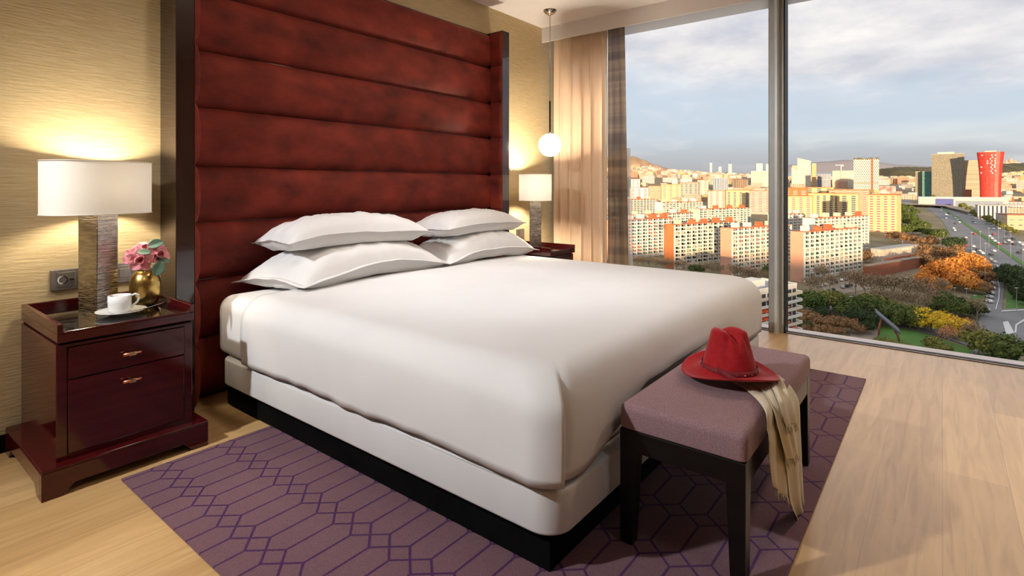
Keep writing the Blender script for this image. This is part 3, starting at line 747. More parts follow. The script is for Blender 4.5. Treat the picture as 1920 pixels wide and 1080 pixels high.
for i, (p, nrm, s, lab) in enumerate([((.925, 2.73, .850), (-.3, -.8, .5), .030, 'grey green leaf standing highest above the orchids'),
                                  ((.955, 2.76, .842), (.2, -.8, .6), .026, 'paler grey green leaf behind the right orchid'),
                                  ((.872, 2.700, .820), (-.2, -.6, .8), .025, 'grey green leaf lying across the middle orchid'),
                                  ((.922, 2.690, .745), (-.1, -1, .15), .033, 'round grey green leaf hanging over the vase front'),
                                  ((.950, 2.715, .775), (.1, -.5, .85), .028, 'grey green leaf under the right orchid')]):
    m = MB(); q = Vector(nrm).normalized().to_track_quat('Z', 'Y').to_matrix() @ Matrix.Rotation(i*1.3+.4, 3, 'Z')
    def f(u, v, s=s):
        w = s*.75*sin(pi*min(1, .04+u*.94))**.7*(2*v-1); return (-s+2*s*u, w, .25*abs(w)-.15*(u-.5)**2*s)
    m.grid(f, 12, 8); m.v = [tuple(q @ Vector(a)) for a in m.v]
    o = m.build('eucalyptus_leaf', M['eucalyptus'], smooth=True, solid=.001, loc=p)
    a = Vector(p); st = MB().tube([(0, 0, 0), tuple((Vector((VC[0], VC[1], .74))-a)*.55), tuple(Vector((VC[0], VC[1], .66))-a)], .0016, 6)
    st.build('stem', M['stem'], o, smooth=True)
    tag(o, lab, 'leaf', 'grey green leaves in the gold vase')

# ------------------------------------------------------------------ pendant
pd = empty('pendant_lamp', (3.975, 2.705, 2.65), 0, 'white glass globe pendant hanging on a thin cable from the ceiling', 'pendant light')
MB().lathe([(.0001, -.045), (.010, -.045), (.014, -.040), (.030, -.034), (.052, -.016), (.060, -.002), (.060, 0), (.0001, 0)], 40).build('ceiling_rose', M['chrome'], pd, smooth=True)
MB().tube([(0, 0, -.03), (0, 0, -.80)], .0032, 8).build('cable', M['steel'], pd, smooth=True)
MB().tube([(0, 0, -.795), (0, 0, -1.075)], .0065, 12).build('rod', M['black'], pd, smooth=True)
MB().lathe([(.0001, -1.066), (.014, -1.066), (.016, -1.09), (.0001, -1.09)], 20).build('globe_cap', M['chrome'], pd, smooth=True)
MB().sphere((0, 0, -1.180), .101, 40, 24).build('globe', M['globe'], pd, smooth=True)
# ------------------------------------------------------------------ curtains
def curtain(name, y0, y1, xc, amp, folds, mt, label, seed, zb=.015, zt=2.60, slope=0., width_noise=1.):
    def f(a, b):
        z = zb+b*(zt-zb)
        y = y0+(y1-y0)*a + slope*(1-b)*(1-a if slope > 0 else a)
        ph = a*folds*2*pi + .5*nz(a*4+seed, b*.7)*2 + .25*nz(seed, b*2.2)
        A = amp*(.75+.4*nz(a*3, b*.8, seed))*(.55+.45*min(1, (1-b)*6))
        x = xc + A*sin(ph) + .25*A*sin(ph*2+1.+seed) + .004*nz(a*12, b*1.3, seed)
        y += .35*A*cos(ph*1.0)
        return (x, y, z)
    m = MB(); m.grid(f, int(folds*22), 40, uv=True)
    o = m.build(name, mt, smooth=True, solid=.002); tag(o, label, 'curtain'); return o
curtain('curtain', 2.985, 2.40, 4.462, .040, 5.0, M['curtain'], 'beige satin curtain hanging in folds beside the window', 2.2)
curtain('curtain', 2.395, 2.235, 4.462, .016, 2.5, M['plaid'], 'narrow brown plaid see-through curtain gathered next to the beige one', 7.7, slope=-.045)
curtain('sheer_curtain', 2.30, 2.19, 4.497, .008, 3, M['sheer'], 'white sheer voile showing behind the plaid curtain edge', 3.9, slope=-.035, zt=1.45)

# ------------------------------------------------------------------ bench
BXC, BYC = 1.985, .598
bench = empty('bench', (BXC, BYC, 0.009), 0, 'mauve upholstered bench with dark wooden legs at the foot of the bed', 'bench')
hw, hd = .455, .188
def seatm():
    m = rbox(-hw, hw, -hd, hd, .352, .428, .022, .006, 8, top_e=.022)
    return m
seatm().build('seat', M['mauve'], bench, smooth=True)
fr = MB()
a0, b0 = hw-.004, hd-.004
fr.box(-a0, a0, -b0, -b0+.022, .285, .350).box(-a0, a0, b0-.022, b0, .285, .350).box(-a0, -a0+.022, -b0+.022, b0-.022, .285, .350).box(a0-.022, a0, -b0+.022, b0-.022, .285, .350)
fr.build('seat_frame', M['benchwood'], bench, bevel=.002)
for sx in (-1, 1):
    for sy in (-1, 1):
        m = MB(); wt, wb = .055, .040
        for z, w in ((0, wb), (.350, wt)):
            xo = sx*(a0+.0008); yo = sy*(b0+.0008)
            for (dx, dy) in ((0, 0), (1, 0), (1, 1), (0, 1)): m.v.append((xo-sx*dx*w, yo-sy*dy*w, z))
        for q in ((3, 2, 1, 0), (4, 5, 6, 7), (0, 1, 5, 4), (1, 2, 6, 5), (2, 3, 7, 6), (3, 0, 4, 7)): m.face(q)
        m.build('leg', M['benchwood'], bench, bevel=.002)

# ------------------------------------------------------------------ hat
HB = .4385
hat = empty('hat', (1.945, .578, HB), 0, 'red felt fedora with a studded band lying on the mauve bench', 'hat')
fa = math.atan2(-DV.y, -DV.x)+.12            # the crease points towards the viewer's side
def hatmesh():
    m = MB(); K = 120; rows = []
    def ell(rx, ry, a): return rx*cos(a), ry*sin(a)
    prof = []       # (kind, t)
    for k in range(13): prof.append(('b', k/12))
    for k in range(1, 15): prof.append(('c', k/14))
    for k in range(1, 11): prof.append(('t', k/10))
    for kind, t in prof:
        for k in range(K):
            a = 2*pi*k/K; ca, sa = cos(a), sin(a)
            if kind == 'b':
                r = .160-(.160-.092)*t
                rx, ry = r*1.0, r*.98
                z = .026+.030*(cos(a)**2)*(1-t)*-1*.0 + .014*t + .016*(1-t)*cos(2*a+.4) + .010*sin(pi*t)*-.6+.012*(1-t)**2
                x, y = rx*ca, ry*sa
            elif kind == 'c':
                r = .092-.034*t**1.25 - .002*sin(pi*t)
                x, y = r*1.05*ca, r*.94*sa
                z = .032+.132*t
                # side pinches near the front of the crown
                pin = exp(-((a-.62)/.28)**2)+exp(-((a-(2*pi-.62))/.28)**2)
                s = 1-.20*pin*t*t; x *= s; y *= s
            else:
                r = (.058)*(1-t); x, y = r*1.05*ca, r*.94*sa
                pin = exp(-((a-.62)/.28)**2)+exp(-((a-(2*pi-.62))/.28)**2)
                s = 1-.20*pin*(1-t); x *= s; y *= s
                z = .164+.012*sqrt(max(0, 1-(1-t)**2))
            if kind != 'b':
                hgt = max(0, (z-.108)/.06)
                # long crease down the middle of the crown, deepest in front
                z -= .036*hgt*exp(-(y/.019)**2)*(.65+.35*x/.06)
                z -= .010*hgt*max(0, x/.06)*0
            rows.append((x, y, z))
    m.v = [(x*cos(fa)-y*sin(fa), x*sin(fa)+y*cos(fa), z) for x, y, z in rows]
    n = len(prof)
    for i in range(n-1):
        for k in range(K): j = (k+1) % K; m.face((i*K+k, i*K+j, (i+1)*K+j, (i+1)*K+k))
    return m
hatmesh().build('crown_and_brim', M['felt'], hat, smooth=True, solid=.003)
bd = MB(); K = 96
def hp_(a, r, z): x, y = r*1.05*cos(a), r*.94*sin(a); return (x*cos(fa)-y*sin(fa), x*sin(fa)+y*cos(fa), z)
for z, r in ((.034, .0955), (.056, .0935)):
    for k in range(K): bd.v.append(hp_(2*pi*k/K, r, z))
for k in range(K): j = (k+1) % K; bd.face((k, j, K+j, K+k))
band = bd.build('hat_band', M['felt_band'], hat, smooth=True, solid=.002)
# tail of the band, tied on the left
tl = MB(); tl.grid(lambda a, b: hp_(-.95+.62*a, .0975+.022*a, .056-.020*a+(b-.5)*.018), 10, 3); tl.build('band_tail', M['felt_band'], hat, smooth=True, solid=.002)
smesh = MB().sphere((0, 0, 0), .0026, 10, 6).mesh('stud', M['chrome'], True)
for k in range(22): part('stud', smesh, band, hp_(2*pi*k/22, .0968, .045))
for k in range(4): part('stud', smesh, hat, hp_(-.88+.17*k, .101+.005*k, .054-.005*k))

# ------------------------------------------------------------------ scarf
scf = empty('scarf', (1.98, .40, HB), 0, 'cream fringed scarf under the hat, hanging over the bench edge', 'scarf')
SO = Vector((1.98, .40, HB))
fringe = MB()
def strip(rows, seed, name='scarf_fold', fr_=True, crease=.006):
    """rows: pairs (left point, right point) from the hat down to the hem"""
    P = [(Vector(a)-SO, Vector(b)-SO) for a, b in rows]; n = len(P)-1
    def cat(i, k, t):
        p = [P[max(0, min(n, i+q))][k] for q in (-1, 0, 1, 2)]
        return .5*((2*p[1])+(-p[0]+p[2])*t+(2*p[0]-5*p[1]+4*p[2]-p[3])*t*t+(-p[0]+3*p[1]-3*p[2]+p[3])*t**3)
    def f(u, v):
        s = min(v*n, n-1e-6); i = int(s); t = s-i; a = cat(i, 0, t); b = cat(i, 1, t)
        q = a.lerp(b, u); d = Vector((0, -1, 0)) if q.z < -.03 else Vector((0, -.4, 1))
        w = min(1, (1-abs(2*u-1))*3); cs = crease*min(1, .22+2.2*v)
        return q + d*(cs*sin(u*3*pi+seed+.9*nz(v*2, seed))*w + .35*cs*abs(nz(u*9, v*3, seed))+cs)
    m = MB(); m.grid(f, 26, 44); m.build(name, M['scarf'], scf, smooth=True, solid=.0012)
    if fr_:
        for k in range(30):
            u = (k+.5)/30; p = Vector(f(u, 1.)); L_ = .022*(.7+.6*random.random())
            q = p+Vector((random.uniform(-.006, .006), random.uniform(-.005, .002), -L_*.5)); r = q+Vector((random.uniform(-.006, .006), random.uniform(-.004, .002), -L_*.5))
            fringe.tube([p, q, r], [.0016, .0012, .0007], 4)
Y1, Y2, Y3, Y4 = .388, .380, .372, .364
TZ_ = HB+.001
def top(u, v, dz=0.): p = onz(u, v, TZ_+dz); return p
def fy(u, v, y): return ony(u, v, y)
strip([(top(1372, 716), top(1420, 700)), (top(1402, 736), top(1452, 712)), (fy(1432, 772, .398), fy(1486, 748, .398)), (fy(1437, 815, Y1), fy(1491, 800, Y1)),
       (fy(1438, 860, Y1), fy(1478, 860, Y1)), (fy(1443, 905, Y1), fy(1474, 915, Y1)), (fy(1448, 912, Y1), fy(1475, 936, Y1))], 1.)
strip([(top(1400, 712, .002), top(1440, 700, .002)), (top(1428, 726, .002), top(1462, 708, .002)), (fy(1455, 765, .392), fy(1492, 745, .392)), (fy(1462, 820, Y2), fy(1497, 810, Y2)),
       (fy(1470, 880, Y2), fy(1500, 870, Y2)), (fy(1478, 940, Y2), fy(1503, 930, Y2)), (fy(1491, 972, Y2), fy(1508, 962, Y2))], 2.6)
strip([(top(1405, 716, .004), top(1436, 704, .004)), (top(1430, 738, .004), top(1455, 722, .004)), (fy(1449, 775, .386), fy(1474, 765, .386)), (fy(1458, 815, Y3), fy(1482, 806, Y3)), (fy(1471, 862, Y3), fy(1492, 850, Y3))], 4.2)
strip([(top(1415, 710, .006), top(1440, 702, .006)), (top(1440, 724, .006), top(1462, 712, .006)), (fy(1458, 758, .380), fy(1482, 752, .380)), (fy(1470, 800, Y4), fy(1488, 790, Y4))], 5.9)
fo = fringe.build('fringe', M['scarf'], scf, smooth=True); fo['kind'] = 'stuff'
# ================================================================== THE TOWN OUTSIDE
rnd = random.Random(11)
FD = radians(-18.4)                                   # the street grid of the long blocks
M['earth'] = mat('dry_park_ground', (.24, .185, .115), (.14, .13, .065), rough=.95, scale=.035, detail=8)
M['grass'] = mat('park_grass', (.09, .22, .035), (.06, .15, .03), rough=.95, scale=.09, detail=6)
M['asphalt'] = mat('grey_asphalt', (.20, .205, .22), (.155, .16, .175), rough=.9, scale=.06, detail=7)
M['paint'] = mat('white_road_paint', (.62, .62, .62), rough=.8)
M['pave'] = mat('pale_paving', (.33, .27, .21), (.25, .2, .16), rough=.9, scale=.1)
M['terracotta'] = mat('terracotta_roof', (.62, .17, .06), (.48, .12, .045), rough=.85, scale=.2)
M['white_ext'] = mat('white_render', (.78, .74, .68), (.70, .66, .60), rough=.85, scale=.15)
M['cream_ext'] = mat('cream_render', (.72, .62, .47), (.64, .54, .40), rough=.85, scale=.15)
M['yellow_ext'] = mat('ochre_render', (.74, .56, .28), (.66, .48, .22), rough=.85, scale=.15)
M['grey_ext'] = mat('grey_render', (.42, .39, .35), (.36, .33, .30), rough=.85, scale=.15)
M['orange_ext'] = mat('orange_render', (.62, .20, .06), (.54, .16, .05), rough=.85, scale=.1)
M['pink_ext'] = mat('salmon_render', (.66, .36, .24), (.60, .32, .21), rough=.85, scale=.1)
M['brick_ext'] = mat('red_brick', (.34, .12, .065), (.27, .095, .05), rough=.9, scale=.6)
M['roofgrey'] = mat('grey_flat_roof', (.36, .37, .38), (.28, .29, .30), rough=.9, scale=.4)
M['win'] = mat('dark_window', (.065, .065, .075), (.025, .025, .03), rough=.25, scale=.5)
M['aw_green'] = mat('green_awning', (.04, .24, .17), (.03, .17, .12), rough=.8, scale=.5)
M['aw_orange'] = mat('orange_awning', (.75, .11, .02), (.62, .08, .02), rough=.8, scale=.5)
M['aw_blue'] = mat('blue_awning', (.10, .15, .38), (.07, .10, .28), rough=.8, scale=.5)
M['aw_pink'] = mat('faded_red_awning', (.62, .17, .13), (.5, .13, .1), rough=.8, scale=.5)
M['aw_cream'] = mat('cream_awning', (.70, .60, .40), (.6, .5, .33), rough=.8, scale=.5)
M['lampost'] = mat('galvanised_post', (.42, .42, .42), (.34, .34, .34), rough=.5, metal=.3)
M['trunk'] = mat('grey_brown_bark', (.42, .33, .24), (.28, .22, .16), rough=.95, scale=.8)

def facade(name, wall, wall2, win, bw=3.2, rh=3.0, mort=.9, offset=0., rough=.8):
    """rendered wall with a regular grid of window openings, laid out in metres"""
    m = bpy.data.materials.new(name); m.use_nodes = True; N = m.node_tree.nodes; L = m.node_tree.links; b = N['Principled BSDF']
    tc = N.new('ShaderNodeTexCoord'); br = N.new('ShaderNodeTexBrick'); br.offset = offset; br.inputs['Scale'].default_value = 1
    br.inputs['Brick Width'].default_value = bw; br.inputs['Row Height'].default_value = rh; br.inputs['Mortar Size'].default_value = mort/2
    br.inputs['Mortar Smooth'].default_value = 0; br.inputs['Bias'].default_value = 0
    br.inputs['Color1'].default_value = (*win, 1); br.inputs['Color2'].default_value = (*[min(1, c*2.4+.02) for c in win], 1); br.inputs['Mortar'].default_value = (*wall, 1)
    n = N.new('ShaderNodeTexNoise'); n.inputs['Scale'].default_value = .12; L.new(tc.outputs['UV'], n.inputs['Vector'])
    mx = N.new('ShaderNodeMix'); mx.data_type = 'RGBA'; mx.inputs[6].default_value = (*wall, 1); mx.inputs[7].default_value = (*wall2, 1); L.new(n.outputs[0], mx.inputs[0]); L.new(mx.outputs[2], br.inputs['Mortar'])
    L.new(tc.outputs['UV'], br.inputs['Vector']); L.new(br.outputs[0], b.inputs['Base Color']); b.inputs['Roughness'].default_value = rough; return m
FC = [facade('cream_house_front', (.76, .64, .48), (.68, .55, .4), (.16, .12, .10)),
      facade('white_house_front', (.80, .76, .70), (.7, .66, .6), (.14, .13, .14), 2.8, 3, 1.1),
      facade('ochre_house_front', (.74, .54, .28), (.68, .46, .22), (.20, .12, .07), 3.6, 3, 1.2),
      facade('salmon_house_front', (.66, .38, .25), (.6, .34, .22), (.15, .09, .07), 3, 3, 1.1),
      facade('grey_house_front', (.46, .42, .38), (.40, .37, .34), (.10, .10, .11), 3, 3, 1.2),
      facade('pale_rose_house_front', (.72, .55, .46), (.66, .5, .42), (.2, .14, .12), 3.4, 3, 1.3)]
F_glassdark = facade('olive_glass_curtain_wall', (.30, .27, .20), (.22, .20, .14), (.075, .065, .045), 3.2, 3.6, 1.3, rough=.35)
F_beige = facade('beige_banded_curtain_wall', (.56, .43, .29), (.50, .38, .26), (.17, .13, .10), 40, 3.6, 1.9, rough=.5)
F_olive = facade('olive_office_front', (.26, .24, .15), (.22, .2, .13), (.09, .09, .06), 2.4, 3.4, 1.0, rough=.5)
F_teal = facade('teal_glass_front', (.10, .24, .20), (.08, .2, .17), (.035, .12, .11), 2.4, 3.4, .9, rough=.3)
F_sail = facade('pale_stone_grid_front', (.56, .50, .40), (.50, .45, .37), (.26, .235, .19), 2.2, 3.6, .9, rough=.5)
F_navy = facade('blue_black_striped_front', (.40, .40, .43), (.3, .3, .34), (.045, .05, .09), 5, 40, 2.2, rough=.4)
F_band = facade('white_banded_office_front', (.80, .72, .58), (.74, .66, .52), (.19, .15, .12), 60, 3.4, 1.9)
F_diam = facade('white_front_with_small_black_openings', (.70, .65, .55), (.66, .61, .52), (.02, .02, .02), 6, 5.4, 2.8, .5)
F_red = facade('red_metal_front', (.58, .035, .018), (.5, .03, .016), (.36, .018, .012), 2.6, 3.6, .8, rough=.45)
F_strip = facade('black_and_white_striped_front', (.80, .77, .74), (.75, .72, .70), (.03, .03, .035), 5.2, 60, 2.6)
F_school = facade('beige_school_front', (.66, .52, .38), (.6, .47, .34), (.33, .33, .33), 2.6, 3.6, 1.5)

# ---- ground
def hill(x, y):
    d = x*DV.x+y*DV.y
    if d < 1500: return 0
    u = 960+FPX*(x*RV.x+y*RV.y)/d
    f = min(1, (d-1500)/2400)
    f = f*f*(3-2*f)
    left = 62*exp(-((u-1120)/190)**2) + 30*exp(-((u-1205)/36)**2)*min(1, max(0, (d-3300)/600)) + 16*exp(-((u-1330)/120)**2)
    right = 48*exp(-((u-1990)/150)**2)+ 10*exp(-((u-1760)/60)**2)
    return f*(left+right)
def ground():
    m = MB(); us = [980+i*25 for i in range(48)]; ds = [60]
    while ds[-1] < 9000: ds.append(ds[-1]*1.045+4)
    for d in ds:
        for u in us:
            p = DV*d+RV*((u-960)/FPX*d); m.v.append((p.x, p.y, gz(p)+hill(p.x, p.y) - max(0, d-3900)*.034))
    n = len(us)
    for i in range(len(ds)-1):
        for k in range(n-1): m.face((i*n+k, i*n+k+1, (i+1)*n+k+1, (i+1)*n+k))
    o = m.build('ground', M['earth'], smooth=True); structure(o)
ground()
def gp(u, v, dz=.15): p = G(u, v); return Vector((p.x, p.y, p.z+dz))
def patch(name, pts, mt, dz=.15):
    m = MB(); k = []
    for u, v in pts: k.append(m.vert(gp(u, v, dz)))
    m.face(tuple(k)); o = m.build(name, mt); structure(o); return o
def band_(name, left, right, mt, dz):
    """a strip between two kerb lines"""
    m = MB(); n = len(left)
    for (a, b) in zip(left, right):
        for t in (0, .5, 1): m.v.append(tuple(gp(*a, dz).lerp(gp(*b, dz), t)))
    for i in range(n-1):
        for k in (0, 1): m.face((i*3+k, i*3+k+1, (i+1)*3+k+1, (i+1)*3+k))
    o = m.build(name, mt); structure(o); return o
patch('grass_slope', [(1640, 628), (1668, 600), (1705, 612), (1750, 632), (1800, 648), (1850, 656), (1960, 690), (1960, 760), (1800, 720), (1700, 690), (1640, 665)], M['grass'], .1)
patch('grass_bank', [(1872, 500), (1888, 530), (1886, 580), (1960, 582), (1960, 520), (1910, 505)], M['grass'], .12)
patch('grass_verge', [(1820, 555), (1846, 548), (1848, 575), (1832, 592), (1815, 580)], M['grass'], .12)
band_('highway', [(1692, 346), (1706, 360), (1722, 375), (1740, 392), (1768, 415), (1784, 445), (1800, 468), (1830, 492), (1872, 520), (1930, 555), (2000, 590)],
      [(1735, 346), (1768, 360), (1796, 375), (1822, 390), (1850, 408), (1880, 428), (1905, 446), (1930, 462), (1965, 485), (2010, 515), (2080, 560)], M['asphalt'], .2)
band_('median_strip', [(1765, 390), (1800, 415), (1838, 442), (1880, 472), (1925, 504), (1980, 545)], [(1769, 390), (1806, 415), (1846, 442), (1889, 472), (1936, 504), (1994, 545)], M['grass'], .5)
band_('slip_road', [(1838, 478), (1852, 500), (1856, 520), (1853, 545), (1846, 565), (1838, 590), (1830, 625), (1822, 665)],
      [(1850, 478), (1872, 500), (1881, 520), (1883, 545), (1880, 565), (1878, 590), (1905, 625), (1940, 665)], M['asphalt'], .35)
band_('junction_road', [(1870, 582), (1900, 580), (1960, 578), (2040, 576)], [(1870, 625), (1900, 640), (1960, 650), (2040, 660)], M['asphalt'], .4)
band_('park_road', [(1490, 562), (1560, 574), (1640, 588), (1710, 600), (1770, 608), (1835, 616)], [(1490, 574), (1560, 588), (1640, 604), (1710, 620), (1770, 634), (1835, 656)], M['asphalt'], .25)
band_('side_street', [(1655, 372), (1690, 380), (1700, 400), (1706, 430)], [(1700, 366), (1712, 380), (1722, 400), (1730, 430)], M['asphalt'], .2)
band_('overpass', [(1640, 386), (1700, 383), (1770, 386), (1820, 398)], [(1640, 391), (1700, 388), (1770, 391), (1820, 404)], M['pave'], 5)
band_('overpass', [(1690, 366), (1735, 362)], [(1690, 369), (1735, 365)], M['pave'], 5)
band_('car_park', [(1535, 536), (1600, 520)], [(1560, 556), (1640, 540)], M['pave'], .2)
patch('plaza', [(1590, 622), (1650, 612), (1645, 640), (1600, 640)], M['pave'], .2)
for i, (l, r) in enumerate([([(1804, 470), (1858, 505), (1930, 552)], [(1806, 470), (1861, 505), (1935, 552)]), ([(1866, 582), (1872, 560), (1873, 540), (1866, 510)], [(1868, 582), (1874, 560), (1875, 540), (1868, 510)]),
                            ([(1880, 606), (1887, 630)], [(1890, 604), (1902, 626)]), ([(1902, 626), (1904, 610), (1920, 600)], [(1906, 626), (1907, 612), (1922, 603)]), ([(1878, 584), (1920, 582)], [(1878, 586), (1920, 584)])]):
    band_('road_marking', l, r, M['paint'], .6)

def shade_ridge():  # unseen ridge, added so its shadow covers the lower parts of the blocks
    s = Vector((cos(radians(203)), sin(radians(203)), 0)); n = Vector((-s.y, s.x, 0)); c = DV*387+s*1300; m = MB()
    def f(a_, b_):
        w = (a_-.5)*5200; t = (b_-.5)*700; h = exp(-(t/190)**2)
        p = c+n*w+s*t; return (p.x, p.y, -84+h*(84+44+5*nz(a_*9, 1)))
    m.grid(f, 60, 20); structure(m.build('unseen_shade_ridge', M['shade_scrub'], smooth=True))
M['shade_scrub'] = mat('shade_ridge_scrub', (.09, .08, .045), (.05, .05, .025), rough=1, scale=.02)
shade_ridge()

# ---- long housing blocks with real windows, balconies and awnings
bal_mesh = BX(0, 3.9, -1.0, 0, 0, .95).mesh('balcony', M['white_ext'])
bal_mesh2 = BX(0, 3.9, -1.0, 0, 0, .95).mesh('balcony', M['cream_ext'])
def merged(name, mesh_boxes, mats, parent):
    m = MB()
    for b in mesh_boxes: m.box(*b)
    o = m.build(name, mats, parent); o['kind'] = 'stuff'; return o
def block(uc, vt, ur, ul, gable, wall, awn, label, group=None, ratio=.448, aw_p=.62, floors=12, vb=None, huts=5, name='apartment_block'):
    vb = vb or (vt-ratio*H2)/(1-ratio)
    P = G(uc, vb); H = topz(P, vt)-P.z
    dF = Vector((cos(FD), sin(FD), 0)); dG = Vector((-sin(FD), cos(FD), 0))
    def solve(dirv, ut, hi):
        lo = .5
        s = 1 if upx(P+dirv*lo) < ut else -1
        a, b = lo, hi
        for _ in range(50):
            c = (a+b)/2
            if (upx(P+dirv*c)-ut)*s < 0: a = c
            else: b = c
        return a
    Lh = solve(dF, ur, 400); Wd = min(24, max(8, solve(dG, ul, 60)))
    t = empty(name, (P.x, P.y, P.z), FD, label, 'building', group)
    n_b = max(2, round(Lh/7.2)); bw = Lh/n_b; fh = H/floors
    BX(0, Lh, 0, Wd, -3, H-.6, 0).build('wall', wall, t)
    BX(-.35, 0, -.1, Wd, -3, H).build('gable_wall', gable, t)
    BX(0, Lh, -.4, Wd, H-.6, H).build('roof', M['terracotta'], t)
    for k in range(huts):
        x = Lh*(k+.35+.2*rnd.random())/huts; c = rnd.choice([M['terracotta'], M['terracotta'], M['white_ext'], M['cream_ext']])
        BX(x, x+4.5, Wd*.25, Wd*.7, H, H+3.0+rnd.random()).build('roof_hut', c, t)
    for j in range(n_b+1):
        BX(j*bw-.35, j*bw+.35, -1.15, 0, -3, H-.3).build('pilaster', M['white_ext'], t)
    wm = BX(0, 1.3, -.12, 0, 0, 1.45).mesh('window', M['win']); dm = BX(0, 3.4, -.10, 0, 0, 1.9).mesh('window', M['win'])
    bm_ = BX(0, bw*.58, -1.0, 0, 0, 1.0).mesh('balcony', M['white_ext'])
    am = {c: MB() for c in awn}
    for c in awn:
        q = am[c]; s = len(q.v); w = 2.9
        for p in ((0, 0, 2.3), (w, 0, 2.3), (w, -1.25, 1.25), (0, -1.25, 1.25), (0, 0, 2.18), (w, 0, 2.18), (w, -1.25, 1.05), (0, -1.25, 1.05)): q.v.append(p)
        for f in ((3, 2, 1, 0), (4, 5, 6, 7), (0, 4, 7, 3), (1, 2, 6, 5), (3, 7, 6, 2)): q.face(f)
    am = {c: am[c].mesh('awning', M[c]) for c in awn}
    nw = nb = na = 0; rw = []; rb = []
    for j in range(n_b):
        for k in range(1, floors):
            x = j*bw; z = k*fh
            if nb < 96: part('balcony', bm_, t, (x+.5, 0, z)); nb += 1
            else: rb.append((x+.5, x+.5+bw*.58, -1.0, 0, z, z+1.0))
            if nw < 96:
                part('window', dm, t, (x+.75, 0, z+1.0)); part('window', wm, t, (x+bw*.74, 0, z+.95)); nw += 2
            else: rw.append((x+.75, x+4.1, -.1, 0, z+1., z+2.9)); rw.append((x+bw*.74, x+bw*.74+1.3, -.12, 0, z+.95, z+2.4))
            if na < 96 and rnd.random() < aw_p:
                part('awning', am[rnd.choice(awn)], t, (x+.6+rnd.random()*.5, 0, z+.35)); na += 1
    if rb: merged('balcony', rb, M['white_ext'], t)
    if rw: merged('window', rw, M['win'], t)
    return t
GA, OA, RA, BA = ['aw_green', 'aw_green', 'aw_cream'], ['aw_orange', 'aw_orange', 'aw_pink'], ['aw_pink', 'aw_green', 'aw_cream'], ['aw_blue', 'aw_pink', 'aw_green']
block(1264, 421, 1383, 1246, M['orange_ext'], M['cream_ext'], GA, 'long apartment block with an orange end wall and green awnings, left pane')
block(1372, 428, 1482, 1351, M['pink_ext'], M['cream_ext'], RA, 'long apartment block with a salmon end wall, passing behind the window mullion')
block(1507, 435, 1614, 1482, M['pink_ext'], M['cream_ext'], GA, 'long apartment block with a salmon end wall nearest in the right pane')
block(1150, 413, 1262, 1130, M['pink_ext'], M['white_ext'], BA, 'long apartment block with blue and red awnings beside the plaid curtain')
block(1242, 379, 1316, 1228, M['white_ext'], M['cream_ext'], GA, 'apartment block with a plain white end wall behind the orange ended one', ratio=.42, huts=4)
block(1150, 374, 1229, 1140, M['white_ext'], M['grey_ext'], BA, 'grey apartment block with red and blue balconies next to the plain white end wall', ratio=.42, huts=4)
block(1311, 392, 1406, 1296, M['cream_ext'], M['cream_ext'], GA, 'apartment block with a narrow beige end wall in the middle of the left pane', ratio=.42, huts=4)
block(1526, 409, 1627, 1505, M['white_ext'], M['cream_ext'], GA, 'apartment block with a white end wall and green shutters behind the nearest salmon one', ratio=.45)
block(1455, 402, 1508, 1440, M['white_ext'], M['white_ext'], BA, 'white and blue apartment block partly hidden by the mullion', ratio=.43, huts=3)
block(1180, 403, 1300, 1165, M['cream_ext'], M['white_ext'], RA, 'pale apartment block squeezed behind the one with the orange end wall', ratio=.42, huts=5)
